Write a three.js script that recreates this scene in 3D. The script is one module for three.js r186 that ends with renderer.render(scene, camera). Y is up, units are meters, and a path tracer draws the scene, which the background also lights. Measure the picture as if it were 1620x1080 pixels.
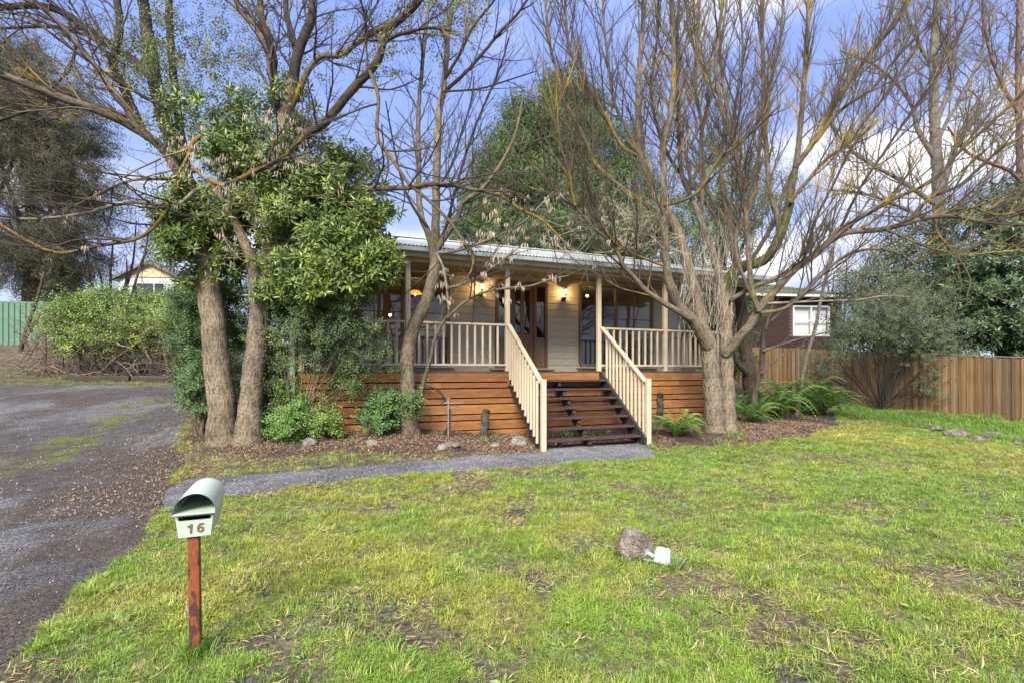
import * as THREE from 'three';
import { mergeGeometries } from 'three/addons/utils/BufferGeometryUtils.js';
import { ConvexGeometry } from 'three/addons/geometries/ConvexGeometry.js';
import { TextGeometry } from 'three/addons/geometries/TextGeometry.js';
import { FontLoader } from 'three/addons/loaders/FontLoader.js';

// ------------------------------------------------------------------ camera
const scene = new THREE.Scene();
const F = 820, CX = 810, HY = 587, EYE = 1.4;          // focal length and principal point of a 1620 x 1080 frame
const camera = new THREE.PerspectiveCamera(2 * Math.atan(540 / F) * 180 / Math.PI, 1024 / 682, 0.05, 600);
camera.position.set(0, EYE, 0);
camera.lookAt(0, EYE, -10);
camera.setViewOffset(1024, 682, 0, -(HY - 540) * 1024 / 1620, 1024, 682);

// ------------------------------------------------------------------ noise
function rng(seed) {
  let a = seed >>> 0;
  return () => { a = (a + 0x6d2b79f5) | 0; let t = Math.imul(a ^ (a >>> 15), 1 | a); t = (t + Math.imul(t ^ (t >>> 7), 61 | t)) ^ t; return ((t ^ (t >>> 14)) >>> 0) / 4294967296; };
}
const clamp = (x, a = 0, b = 1) => Math.min(b, Math.max(a, x));
const lerp = (a, b, t) => a + (b - a) * t;
const smooth = (a, b, x) => { const t = clamp((x - a) / (b - a)); return t * t * (3 - 2 * t); };
function hash3(x, y, z) { let h = Math.imul(x, 374761393) ^ Math.imul(y, 668265263) ^ Math.imul(z, 2147483647 - 1013904223); h = Math.imul(h ^ (h >>> 13), 1274126177); h = Math.imul(h ^ (h >>> 16), 2246822519); return ((h ^ (h >>> 15)) >>> 0) / 4294967296; }
function noise3(x, y, z) {
  const i = Math.floor(x), j = Math.floor(y), k = Math.floor(z); let u = x - i, v = y - j, w = z - k;
  u = u * u * (3 - 2 * u); v = v * v * (3 - 2 * v); w = w * w * (3 - 2 * w);
  const a = lerp(lerp(hash3(i, j, k), hash3(i + 1, j, k), u), lerp(hash3(i, j + 1, k), hash3(i + 1, j + 1, k), u), v);
  const b = lerp(lerp(hash3(i, j, k + 1), hash3(i + 1, j, k + 1), u), lerp(hash3(i, j + 1, k + 1), hash3(i + 1, j + 1, k + 1), u), v);
  return lerp(a, b, w);
}
function fbm(x, y, z, n = 4) { let s = 0, a = 0.5, t = 0; for (let i = 0; i < n; i++) { s += a * noise3(x, y, z); t += a; x = x * 2.03 + 7.1; y = y * 2.03 + 3.7; z = z * 2.03 + 1.3; a *= 0.5; } return s / t; }
// periodic noise for textures
function pn(x, y, px, py, s) {
  const i = Math.floor(x), j = Math.floor(y); let u = x - i, v = y - j; u = u * u * (3 - 2 * u); v = v * v * (3 - 2 * v);
  const m = (a, p) => ((a % p) + p) % p, H = (a, b) => hash3(m(a, px), m(b, py), s);
  return lerp(lerp(H(i, j), H(i + 1, j), u), lerp(H(i, j + 1), H(i + 1, j + 1), u), v);
}
function pfbm(u, v, fx, fy, s, n = 4) { let r = 0, a = 0.5, t = 0; for (let i = 0; i < n; i++) { r += a * pn(u * fx, v * fy, fx, fy, s + i); t += a; fx *= 2; fy *= 2; a *= 0.5; } return r / t; }

// ------------------------------------------------------------------ sky: broken cloud over blue
{
  const W = 2048, H = 1024, d = new Float32Array(W * H * 4);
  for (let y = 0; y < H; y++) {
    const el = ((y + 0.5) / H - 0.5) * Math.PI, sy = Math.sin(el), cy = Math.cos(el);
    for (let x = 0; x < W; x++) {
      const az = ((x + 0.5) / W - 0.5) * 2 * Math.PI, dx = Math.cos(az) * cy, dz = Math.sin(az) * cy;
      const h = Math.max(sy, 0), o = (y * W + x) * 4;
      const air = Math.pow(1 - h, 3.2);
      let r = lerp(0.11, 0.32, air), g = lerp(0.165, 0.37, air), b = lerp(0.39, 0.45, air);
      const q = 1.5 / (h + 0.22), n = fbm(dx * q + 21.3, dz * q + 14.2, sy * 1.5 + 2.2, 6), n2 = fbm(dx * q * 0.45 + 3, dz * q * 0.45 + 9, 0.5, 3);
      const c = smooth(0.53, 0.68, n * 0.72 + n2 * 0.36) * 0.95;
      const k = 0.47 + 0.25 * (n - 0.5);
      r = lerp(r, 1.06 * k, c); g = lerp(g, 1.06 * k, c); b = lerp(b, 1.1 * k, c);
      if (sy < 0) { r = 0.2; g = 0.2; b = 0.17; }
      d[o] = r; d[o + 1] = g; d[o + 2] = b; d[o + 3] = 1;
    }
  }
  const t = new THREE.DataTexture(d, W, H, THREE.RGBAFormat, THREE.FloatType);
  t.mapping = THREE.EquirectangularReflectionMapping; t.magFilter = THREE.LinearFilter; t.minFilter = THREE.LinearFilter; t.needsUpdate = true;
  scene.background = t; scene.environment = t;
}
const sun = new THREE.DirectionalLight(new THREE.Color().setRGB(1, 0.94, 0.83), 3.5);
sun.position.set(-6, 25, 20); sun.target.position.set(0, 0, -9); sun.castShadow = true; sun.shadow.radius = 55;
Object.assign(sun.shadow.camera, { left: -26, right: 26, top: 26, bottom: -26, near: 1, far: 90 }); sun.shadow.mapSize.set(4096, 4096);
scene.add(sun, sun.target);
const renderer = new THREE.WebGLRenderer({ antialias: true });
renderer.toneMapping = THREE.LinearToneMapping; renderer.toneMappingExposure = 2.75;
renderer.shadowMap.enabled = true; renderer.setSize(1024, 682);

// ------------------------------------------------------------------ helpers
const V = (x, y, z) => new THREE.Vector3(x, y, z);
const P = (px, py, D) => V((px - CX) / F * D, EYE - (py - HY) / F * D, -D);   // the point D metres ahead seen at a place in the frame
const RGB = (r, g, b) => new THREE.Color().setRGB(r, g, b);
const taken = {};
function numbered(n) { const k = taken[n] = (taken[n] ?? -1) + 1; return k ? n + '_' + String(k).padStart(3, '0') : n; }
function mesh(name, geo, mat, parent) { const m = new THREE.Mesh(geo, mat); m.name = name; m.castShadow = m.receiveShadow = true; parent.add(m); return m; }
function tag(o, label, category, group, kind) { o.userData.label = label; o.userData.category = category; if (group) o.userData.group = group; if (kind) o.userData.kind = kind; return o; }
function thing(name, label, category, pos = [0, 0, 0], turn = 0, group) { const g = new THREE.Group(); g.name = numbered(name); g.position.set(...pos); g.rotation.y = turn; scene.add(g); return tag(g, label, category, group); }
function struct(o) { o.userData.kind = 'structure'; return o; }

function tex(n, fn, rx = 1, ry = 1, srgb = true) {        // fn(u, v) -> grey or [r, g, b]
  const d = new Uint8Array(n * n * 4);
  for (let y = 0; y < n; y++) for (let x = 0; x < n; x++) {
    const c = fn(x / n, y / n), o = (y * n + x) * 4;
    for (let k = 0; k < 3; k++) d[o + k] = clamp(typeof c === 'number' ? c : c[k]) * 255;
    d[o + 3] = 255;
  }
  const t = new THREE.DataTexture(d, n, n); t.wrapS = t.wrapT = THREE.RepeatWrapping; t.magFilter = THREE.LinearFilter; t.minFilter = THREE.LinearMipmapLinearFilter; t.generateMipmaps = true;
  if (srgb) t.colorSpace = THREE.SRGBColorSpace;
  t.repeat.set(rx, ry); t.needsUpdate = true; return t;
}
const grey = (u, v, k) => k;
// wood: grain runs along u
const grainH = (u, v, s) => { const w = pfbm(u, v, 2, 6, s, 3); return pfbm(u + w * 0.06, v + w * 0.03, 3, 48, s + 20, 4); };
const knots = (u, v, s) => { let k = 0; for (let i = 0; i < 3; i++) { const du = u - hash3(i, s, 1), dv = (v - hash3(i, s, 2)) * 0.5; k = Math.max(k, Math.exp(-(du * du * 900 + dv * dv * 900))); } return k; };
const TX = {
  wood: tex(512, (u, v) => 0.74 + 0.34 * (grainH(u, v, 3) - 0.5) + 0.22 * (pfbm(u, v, 2, 5, 9, 3) - 0.5) - 0.08 * knots(u, v, 5)),
  woodB: tex(256, (u, v) => grainH(u, v, 3), 1, 1, false),
  paint: tex(256, (u, v) => 0.9 + 0.12 * (pfbm(u, v, 4, 4, 31, 4) - 0.5) + 0.06 * (pfbm(u, v, 3, 60, 35, 2) - 0.5)),
  bark: tex(512, (u, v) => { const w = pfbm(u, v, 3, 3, 41, 3) * 0.1; return 0.74 + 0.42 * (pfbm(u + w, v, 18, 5, 43, 3) - 0.5) + 0.5 * (pfbm(u, v, 26, 18, 47, 3) - 0.5) + 0.2 * (pfbm(u, v, 2, 2, 49, 3) - 0.5); }),
  barkB: tex(512, (u, v) => { const w = pfbm(u, v, 3, 3, 41, 3) * 0.1; return 0.6 * pfbm(u + w, v, 18, 5, 43, 3) + 0.4 * pfbm(u, v, 26, 18, 47, 3); }, 1, 1, false),
  soil: tex(1024, (u, v) => { const a = pfbm(u, v, 6, 6, 51, 5), b = pfbm(u, v, 90, 90, 53, 3); return [0.68 + 0.5 * (a - 0.5) + 0.75 * (b - 0.5), 0.67 + 0.5 * (a - 0.5) + 0.72 * (b - 0.5), 0.66 + 0.46 * (a - 0.5) + 0.7 * (b - 0.5)]; }),
  soilB: tex(512, (u, v) => pfbm(u, v, 40, 40, 53, 4), 1, 1, false),
  gravel: tex(1024, (u, v) => { const b = pn(u * 190, v * 190, 190, 190, 61), c = pn(u * 110, v * 110, 110, 110, 62), a = pfbm(u, v, 8, 8, 63, 3); const k = 0.62 + 0.55 * (b - 0.5) + 0.4 * (c - 0.5) + 0.22 * (a - 0.5); return [k, k, k * 1.02]; }),
  gravelB: tex(1024, (u, v) => 0.6 * pn(u * 190, v * 190, 190, 190, 61) + 0.4 * pn(u * 110, v * 110, 110, 110, 62), 1, 1, false),
  rust: tex(512, (u, v) => { const a = pfbm(u, v, 3, 6, 71, 5), b = pfbm(u, v, 16, 24, 75, 4), m = smooth(0.47, 0.54, a * 0.55 + b * 0.45 + (0.5 - v) * 0.1); return [lerp(0.5, 0.24, m) + 0.2 * (b - 0.5), lerp(0.26, 0.15, m) + 0.12 * (b - 0.5), lerp(0.13, 0.12, m) + 0.06 * (b - 0.5)]; }),
  stone: tex(256, (u, v) => 0.72 + 0.6 * (pfbm(u, v, 5, 5, 81, 5) - 0.5) + 0.5 * (pfbm(u, v, 40, 40, 84, 2) - 0.5)),
  stoneB: tex(256, (u, v) => 0.5 * pfbm(u, v, 8, 8, 81, 5) + 0.5 * pfbm(u, v, 30, 30, 84, 3), 1, 1, false),
};
const rep = (t, x, y) => { const c = t.clone(); c.repeat.set(x, y); c.needsUpdate = true; return c; };
const std = (o) => new THREE.MeshStandardMaterial({ roughness: 0.85, ...o });
const M = {
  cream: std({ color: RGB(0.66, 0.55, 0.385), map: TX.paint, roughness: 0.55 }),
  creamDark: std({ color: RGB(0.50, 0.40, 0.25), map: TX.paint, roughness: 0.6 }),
  board: std({ color: RGB(0.65, 0.585, 0.46), map: TX.paint, roughness: 0.6 }),
  skirtA: std({ color: RGB(0.50, 0.21, 0.06), map: TX.wood, bumpMap: TX.woodB, bumpScale: 0.001, roughness: 0.6 }),
  skirtB: std({ color: RGB(0.57, 0.26, 0.075), map: TX.wood, bumpMap: TX.woodB, bumpScale: 0.001, roughness: 0.6 }),
  skirtC: std({ color: RGB(0.43, 0.175, 0.05), map: TX.wood, bumpMap: TX.woodB, bumpScale: 0.001, roughness: 0.65 }),
  deckBoard: std({ color: RGB(0.16, 0.11, 0.085), map: TX.wood, roughness: 0.6 }),
  tread: std({ color: RGB(0.12, 0.065, 0.07), map: TX.wood, bumpMap: TX.woodB, bumpScale: 0.001, roughness: 0.45 }),
  stringer: std({ color: RGB(0.026, 0.026, 0.026), roughness: 0.6 }),
  bearer: std({ color: RGB(0.1, 0.07, 0.05), map: TX.wood }),
  door: std({ color: RGB(0.34, 0.17, 0.075), map: TX.wood, bumpMap: TX.woodB, bumpScale: 0.001, roughness: 0.45 }),
  frame: std({ color: RGB(0.36, 0.255, 0.15), map: TX.wood, roughness: 0.55 }),
  roofSheet: std({ color: RGB(0.55, 0.57, 0.52), roughness: 0.45, map: TX.paint }),
  gutter: std({ color: RGB(0.32, 0.36, 0.36), roughness: 0.4, metalness: 0.1 }),
  zinc: std({ color: RGB(0.5, 0.52, 0.54), roughness: 0.35, metalness: 0.8 }),
  white: std({ color: RGB(0.78, 0.78, 0.76), map: TX.paint, roughness: 0.45 }),
  black: std({ color: RGB(0.012, 0.012, 0.012), roughness: 0.5 }),
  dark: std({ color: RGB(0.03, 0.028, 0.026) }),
  room: std({ color: RGB(0.2, 0.16, 0.13) }),
  glass: new THREE.MeshPhysicalMaterial({ color: RGB(0.96, 0.97, 0.97), roughness: 0.02, transmission: 1, thickness: 0, ior: 1.75 }),
  mint: std({ color: RGB(0.5, 0.6, 0.48), map: TX.paint, roughness: 0.4 }),
  rust: std({ map: TX.rust, bumpMap: TX.stoneB, bumpScale: 0.0015, roughness: 0.9 }),
  stone: std({ color: RGB(0.3, 0.25, 0.2), map: TX.stone, bumpMap: TX.stoneB, bumpScale: 0.02, roughness: 0.95 }),
  stonePale: std({ color: RGB(0.33, 0.31, 0.27), map: TX.stone, bumpMap: TX.stoneB, bumpScale: 0.01, roughness: 0.95 }),
  bark: std({ vertexColors: true, map: TX.bark, bumpMap: TX.barkB, bumpScale: 0.02, roughness: 0.95 }),
  twig: std({ vertexColors: true, roughness: 0.9 }),
};
const leafMat = (r, g, b, rough = 0.55, tr = 0.25) => new THREE.MeshPhysicalMaterial({ color: RGB(r, g, b), roughness: rough, side: THREE.DoubleSide, transmission: tr, thickness: 0 });

// boxes with chamfered edges and uv in metres, the long axis along u
const boxCache = new Map();
function finish(g, axis) {
  if (g.index) g = g.toNonIndexed();
  const p = g.attributes.position, n = g.attributes.normal, uv = new Float32Array(p.count * 2);
  g.computeBoundingBox(); const s = g.boundingBox.getSize(V()); const a = axis ?? (s.x >= s.y && s.x >= s.z ? 0 : s.y >= s.z ? 1 : 2);
  for (let i = 0; i < p.count; i++) {
    const c = [p.getX(i), p.getY(i), p.getZ(i)], m = [Math.abs(n.getX(i)), Math.abs(n.getY(i)), Math.abs(n.getZ(i))];
    const others = [0, 1, 2].filter((k) => k !== a), w = m[others[0]] > m[others[1]] ? others[1] : others[0];
    uv[2 * i] = c[a]; uv[2 * i + 1] = c[w] * 2;
  }
  g.setAttribute('uv', new THREE.BufferAttribute(uv, 2)); return g;
}
function cbox(w, h, d, c = 0.004, axis) {
  const key = [w, h, d, c, axis].map((k) => k === undefined ? 'n' : k.toFixed ? k.toFixed(4) : k).join();
  if (!boxCache.has(key)) {
    const pts = [], x = w / 2, y = h / 2, z = d / 2;
    for (const sx of [-1, 1]) for (const sy of [-1, 1]) for (const sz of [-1, 1]) pts.push(V(sx * (x - c), sy * (y - c), sz * z), V(sx * (x - c), sy * y, sz * (z - c)), V(sx * x, sy * (y - c), sz * (z - c)));
    boxCache.set(key, finish(new ConvexGeometry(pts), axis));
  }
  return boxCache.get(key);
}
const bx = (w, h, d, x, y, z, axis) => finish(new THREE.BoxGeometry(w, h, d), axis).translate(x, y, z);
const merge = (list) => mergeGeometries(list.map((g) => { const k = g.index ? g.toNonIndexed() : g; for (const a of Object.keys(k.attributes)) if (!['position', 'normal', 'uv'].includes(a)) k.deleteAttribute(a); return k; }));
function put(name, geo, mat, parent, x, y, z) { const m = mesh(name, geo, mat, parent); m.position.set(x, y, z); return m; }
// a bar of section w x d between two points (w across, d up)
function bar(a, b, w, d, c = 0.004) {
  const L = a.distanceTo(b), g = cbox(L, d, w, c, 0).clone(), x = b.clone().sub(a).normalize(), z = V().crossVectors(x, V(0, 1, 0)).normalize(), y = V().crossVectors(z, x);
  g.applyMatrix4(new THREE.Matrix4().makeBasis(x, y, z).setPosition(a.clone().add(b).multiplyScalar(0.5))); return g;
}
// growing vertex store for branches and the like
class Store {
  constructor() { this.n = 0; this.m = 0; this.p = new Float32Array(3e4); this.q = new Float32Array(3e4); this.c = new Float32Array(3e4); this.t = new Float32Array(2e4); this.i = new Uint32Array(6e4); }
  vert(x, y, z, nx, ny, nz, u, v, c) {
    const k = this.n++; if (k * 3 + 3 > this.p.length) for (const a of ['p', 'q', 'c', 't']) { const b = new Float32Array(this[a].length * 2); b.set(this[a]); this[a] = b; }
    this.p.set([x, y, z], k * 3); this.q.set([nx, ny, nz], k * 3); this.c.set(c, k * 3); this.t[k * 2] = u; this.t[k * 2 + 1] = v; return k;
  }
  tri(a, b, c) { if (this.m + 3 > this.i.length) { const k = new Uint32Array(this.i.length * 2); k.set(this.i); this.i = k; } this.i[this.m++] = a; this.i[this.m++] = b; this.i[this.m++] = c; }
  build() {
    const g = new THREE.BufferGeometry();
    g.setAttribute('position', new THREE.BufferAttribute(this.p.slice(0, this.n * 3), 3)); g.setAttribute('normal', new THREE.BufferAttribute(this.q.slice(0, this.n * 3), 3));
    g.setAttribute('color', new THREE.BufferAttribute(this.c.slice(0, this.n * 3), 3)); g.setAttribute('uv', new THREE.BufferAttribute(this.t.slice(0, this.n * 2), 2));
    g.setIndex(new THREE.BufferAttribute(this.i.slice(0, this.m), 1)); return g;
  }
  // tube along points; radius(t), colour(point, t), bump = roughness of the outline
  tube(pts, radius, sides, colour, bump = 0, cap = true) {
    const n = pts.length, T = V(), U = V(), W = V(), q = V(); let prev = null, len = 0, first = this.n, c0;
    const rMean = radius(0.3), wraps = Math.max(1, Math.round(rMean * 6.28 / 0.5));
    for (let i = 0; i < n; i++) {
      T.subVectors(pts[Math.min(i + 1, n - 1)], pts[Math.max(i - 1, 0)]).normalize();
      if (!prev) { U.set(Math.abs(T.y) > 0.9 ? 1 : 0, Math.abs(T.y) > 0.9 ? 0 : 1, 0); } else U.copy(prev);
      U.addScaledVector(T, -U.dot(T)).normalize(); prev = U.clone(); W.crossVectors(T, U);
      if (i) len += pts[i].distanceTo(pts[i - 1]);
      const t = i / (n - 1), r = radius(t); c0 = colour(pts[i], t);
      for (let k = 0; k <= sides; k++) {
        const a = (k % sides) / sides * 6.28318, ca = Math.cos(a), sa = Math.sin(a); q.copy(U).multiplyScalar(ca).addScaledVector(W, sa);
        const rr = bump ? r * (1 + bump * (noise3(pts[i].x * 6 + q.x * 1.7, pts[i].y * 3 + q.y, pts[i].z * 6 + q.z * 1.7) - 0.5) * 2) : r;
        this.vert(pts[i].x + q.x * rr, pts[i].y + q.y * rr, pts[i].z + q.z * rr, q.x, q.y, q.z, k / sides * wraps, len / 0.5, c0);
      }
    }
    const s1 = sides + 1;
    for (let i = 0; i < n - 1; i++) for (let k = 0; k < sides; k++) { const a = first + i * s1 + k; this.tri(a, a + 1, a + s1); this.tri(a + 1, a + s1 + 1, a + s1); }
    if (cap && radius(0) > 0.02) { const s = pts[0], d = pts[1].clone().sub(s).normalize(), k0 = this.vert(s.x - d.x * radius(0) * 0.7, s.y - d.y * radius(0) * 0.7, s.z - d.z * radius(0) * 0.7, -d.x, -d.y, -d.z, 0, 0, colour(s, 0)); for (let k = 0; k < sides; k++) this.tri(first + k + 1, first + k, k0); }
    if (cap && radius(1) > 0.006) { const e = pts[n - 1], a = first + (n - 1) * s1, k0 = this.vert(e.x, e.y, e.z, T.x, T.y, T.z, 0, 0, c0); for (let k = 0; k < sides; k++) this.tri(a + k, a + k + 1, k0); }
  }
}
function curve(pts, step) { const c = new THREE.CatmullRomCurve3(pts, false, 'centripetal'), n = Math.max(2, Math.round(c.getLength() / step)); return c.getSpacedPoints(n); }

// ------------------------------------------------------------------ terrain: lawn nearly level, rising up the drive and towards the back fences
const ctl = [[-4, 0, 0], [0, 0, 0], [5, 0, 0], [-6, 3, 0], [0, 3.5, 0], [5, 4, 0], [3, 6.5, 0], [-2.4, 6, 0.02], [9, 8, 0], [13, 8, 0.02], [-9, 5, 0], [-14, 6, 0.1], [0, -6, -0.1], [-12, -6, -0.1], [12, -6, -0.1],
  [0.45, 9.2, 0], [2.6, 9.9, 0], [-0.6, 9.5, 0.08]];
for (const [px, py, D] of [[760, 686, 10.4], [645, 683, 9.4], [375, 699, 9], [1140, 681, 11], [1160, 662, 12.6], [1620, 668, 13.5], [1500, 655, 15.2], [1380, 642, 17.5], [1230, 612, 22], [1300, 668, 12.8], [60, 602, 16], [290, 604, 16], [0, 546, 21], [90, 545, 21],
  [150, 702, 9], [0, 702, 9], [0, 640, 12], [250, 640, 12], [480, 694, 9.1], [-400, 640, 13], [-300, 546, 21], [180, 760, 6.8], [1700, 690, 12]]) { const q = P(px, py, D); ctl.push([q.x, D, q.y]); }
ctl.push([-4, 14, 0.7], [0, 15, 0.7], [5, 17, 0.7], [-5, 20, 1.2], [4, 24, 1.1], [14, 22, 0.8], [20, 14, 0.2], [20, 24, 0.9], [-16, 28, 3], [0, 30, 1.6], [14, 30, 1.2], [-22, 16, 1.6], [-22, 8, 0.3]);
const tps = (() => {
  const n = ctl.length, N = n + 3, A = [], phi = (r2) => r2 > 1e-9 ? 0.5 * r2 * Math.log(r2) : 0;
  for (let i = 0; i < n; i++) { const row = ctl.map((c, j) => phi((c[0] - ctl[i][0]) ** 2 + (c[1] - ctl[i][1]) ** 2) + (i === j ? 0.4 : 0)); A.push([...row, 1, ctl[i][0], ctl[i][1], ctl[i][2]]); }
  for (let k = 0; k < 3; k++) A.push([...ctl.map((c) => k === 0 ? 1 : c[k - 1]), 0, 0, 0, 0]);
  for (let i = 0; i < N; i++) {
    let p = i; for (let r = i + 1; r < N; r++) if (Math.abs(A[r][i]) > Math.abs(A[p][i])) p = r; [A[i], A[p]] = [A[p], A[i]];
    for (let r = 0; r < N; r++) if (r !== i) { const f = A[r][i] / A[i][i]; if (f) for (let c = i; c <= N; c++) A[r][c] -= f * A[i][c]; }
  }
  const w = A.map((r, i) => r[N] / r[i]);
  return (x, D) => { let s = w[n] + w[n + 1] * x + w[n + 2] * D; for (let i = 0; i < n; i++) s += w[i] * phi((x - ctl[i][0]) ** 2 + (D - ctl[i][1]) ** 2); return s; };
})();
const HG = { x0: -22, d0: -8, s: 0.25, nx: 181, nd: 157 };
HG.h = new Float32Array(HG.nx * HG.nd);
for (let j = 0; j < HG.nd; j++) for (let i = 0; i < HG.nx; i++) HG.h[j * HG.nx + i] = tps(HG.x0 + i * HG.s, HG.d0 + j * HG.s);
function height(x, z) {
  const fx = clamp((x - HG.x0) / HG.s, 0, HG.nx - 1.001), fd = clamp((-z - HG.d0) / HG.s, 0, HG.nd - 1.001), i = Math.floor(fx), j = Math.floor(fd), u = fx - i, v = fd - j, k = j * HG.nx + i;
  const b = lerp(lerp(HG.h[k], HG.h[k + 1], u), lerp(HG.h[k + HG.nx], HG.h[k + HG.nx + 1], u), v);
  return b + 0.05 * (fbm(x * 0.9, 0, z * 0.9, 3) - 0.5) + 0.015 * (noise3(x * 5, 1, z * 5) - 0.5);
}
function onGround(px, py) {        // where the line of sight meets the ground
  let last = 1.2; for (let D = 1.2; D < 60; D += 0.05) { const q = P(px, py, D); if (q.y < height(q.x, q.z)) { let a = last, b = D; for (let k = 0; k < 14; k++) { const m = (a + b) / 2, w = P(px, py, m); if (w.y < height(w.x, w.z)) b = m; else a = m; } const r = P(px, py, b); return r; } last = D; }
  return P(px, py, 40);
}
const outline = (pts) => pts.map(([a, b]) => { const q = onGround(a, b); return [q.x, q.z]; });
function inside(poly, x, z) { let r = false; for (let i = 0, j = poly.length - 1; i < poly.length; j = i++) { const [a, b] = poly[i], [c, d] = poly[j]; if ((b > z) !== (d > z) && x < (c - a) * (z - b) / (d - b) + a) r = !r; } return r; }
function edgeDist(poly, x, z) { let m = 1e9; for (let i = 0, j = poly.length - 1; i < poly.length; j = i++) { const [a, b] = poly[j], [c, d] = poly[i], t = clamp(((x - a) * (c - a) + (z - b) * (d - b)) / ((c - a) ** 2 + (d - b) ** 2)); m = Math.min(m, Math.hypot(x - a - (c - a) * t, z - b - (d - b) * t)); } return inside(poly, x, z) ? m : -m; }
const wob = (x, z, s = 1) => s * (0.32 * (fbm(x * 1.6, 5, z * 1.6, 3) - 0.5) + 0.1 * (noise3(x * 9, 7, z * 9) - 0.5));
const driveway = [...outline([[312, 611], [306, 640], [288, 690], [292, 735], [262, 778], [250, 815], [200, 868], [120, 940], [40, 1005], [-60, 1085]]), [-3.2, 1.5], [-3.4, 8], [-10, 8], [-12, -3], ...outline([[-300, 740], [-420, 660], [-300, 622], [0, 609], [150, 608]])];
const path = outline([[258, 806], [262, 776], [300, 758], [450, 746], [600, 735], [700, 727], [845, 713], [870, 704], [1012, 700], [1032, 712], [1036, 722], [960, 729], [850, 736], [700, 746], [600, 753], [470, 769], [350, 786]]);
const bed = [...outline([[296, 700], [340, 716], [420, 728], [540, 716], [640, 722], [760, 717], [845, 712], [870, 703], [1030, 703], [1045, 708], [1120, 706], [1200, 700], [1270, 690], [1330, 672], [1318, 650]]), [6.6, -14.5], [5, -15], [0, -13], [-4.5, -11], [-6.4, -13.5], ...outline([[312, 613], [300, 650]])];
const bare = outline([[1050, 915], [1130, 905], [1210, 930], [1290, 965], [1350, 1010], [1310, 1030], [1200, 1000], [1120, 965]]);
const tall = outline([[1322, 660], [1330, 640], [1400, 648], [1500, 658], [1620, 666], [1720, 676], [1720, 716], [1600, 700], [1480, 682], [1380, 664]]);
const isLawn = (x, z) => { const w = wob(x, z); return edgeDist(driveway, x, z) + w < 0 && edgeDist(path, x, z) + w * 0.3 < -0.02 && edgeDist(bed, x, z) + w < 0; };
{
  const axis = (a, b, fine, lo, hi) => { const r = []; for (let x = a; x <= b + 1e-6; x += fine) r.push(x); let s = fine, x = b; while (x < hi) { s *= 1.35; x += s; r.push(x); } s = fine; x = a; while (x > lo) { s *= 1.35; x -= s; r.unshift(x); } return r; };
  const xs = axis(-13, 14, 0.11, -260, 260), zs = axis(-17, -1.2, 0.11, -300, 80), st = new Store(), e = 0.06;
  for (const z of zs) for (const x of xs) {
    const y = height(x, z), nx = (height(x - e, z) - height(x + e, z)) / (2 * e), nz = (height(x, z - e) - height(x, z + e)) / (2 * e), l = 1 / Math.hypot(nx, 1, nz);
    const w = wob(x, z), b = smooth(-0.25, 0.15, edgeDist(bed, x, z) + w), n = fbm(x * 0.7, 3, z * 0.7, 4), far = smooth(15, 24, -z) * (1 - b);
    const g = smooth(0.35, 0.6, n);
    const c = [lerp(lerp(0.2, 0.15, g), 0.12, b), lerp(lerp(0.15, 0.13, g), 0.078, b), lerp(0.09, 0.05, b)];
    st.vert(x, y - 0.012 * smooth(-0.02, 0.06, Math.max(edgeDist(driveway, x, z), edgeDist(path, x, z))), z, nx * l, l, nz * l, x / 1.7, z / 1.7, c);
  }
  const w = xs.length; for (let j = 0; j < zs.length - 1; j++) for (let i = 0; i < w - 1; i++) { const a = j * w + i; st.tri(a, a + w, a + 1); st.tri(a + 1, a + w, a + w + 1); }
  struct(mesh('ground', st.build(), std({ vertexColors: true, map: TX.soil, bumpMap: TX.soilB, bumpScale: 0.02, roughness: 1 }), scene));
}
function sheet(name, poly, step, lift, rag, colour, mat) {
  let x0 = 1e9, x1 = -1e9, z0 = 1e9, z1 = -1e9; for (const [x, z] of poly) { x0 = Math.min(x0, x); x1 = Math.max(x1, x); z0 = Math.min(z0, z); z1 = Math.max(z1, z); }
  const nx = Math.ceil((x1 - x0) / step) + 1, nz = Math.ceil((z1 - z0) / step) + 1, st = new Store(), id = new Int32Array(nx * nz).fill(-1), e = 0.06;
  for (let j = 0; j < nz; j++) for (let i = 0; i < nx; i++) {
    const x = x0 + i * step, z = z0 + j * step; const ed = edgeDist(poly, x, z) + wob(x, z, rag); if (ed < -0.14) continue;
    const gx = (height(x - e, z) - height(x + e, z)) / (2 * e), gz = (height(x, z - e) - height(x, z + e)) / (2 * e), l = 1 / Math.hypot(gx, 1, gz);
    id[j * nx + i] = st.vert(x, height(x, z) + lift - 0.05 * smooth(0.03, -0.14, ed), z, gx * l, l, gz * l, x / 1.3, z / 1.3, colour(x, z));
  }
  for (let j = 0; j < nz - 1; j++) for (let i = 0; i < nx - 1; i++) { const a = id[j * nx + i], b = id[j * nx + i + 1], c = id[(j + 1) * nx + i], d = id[(j + 1) * nx + i + 1]; if (a >= 0 && b >= 0 && c >= 0) st.tri(a, c, b); if (b >= 0 && c >= 0 && d >= 0) st.tri(b, c, d); }
  return struct(mesh(name, st.build(), mat, scene));
}
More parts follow.
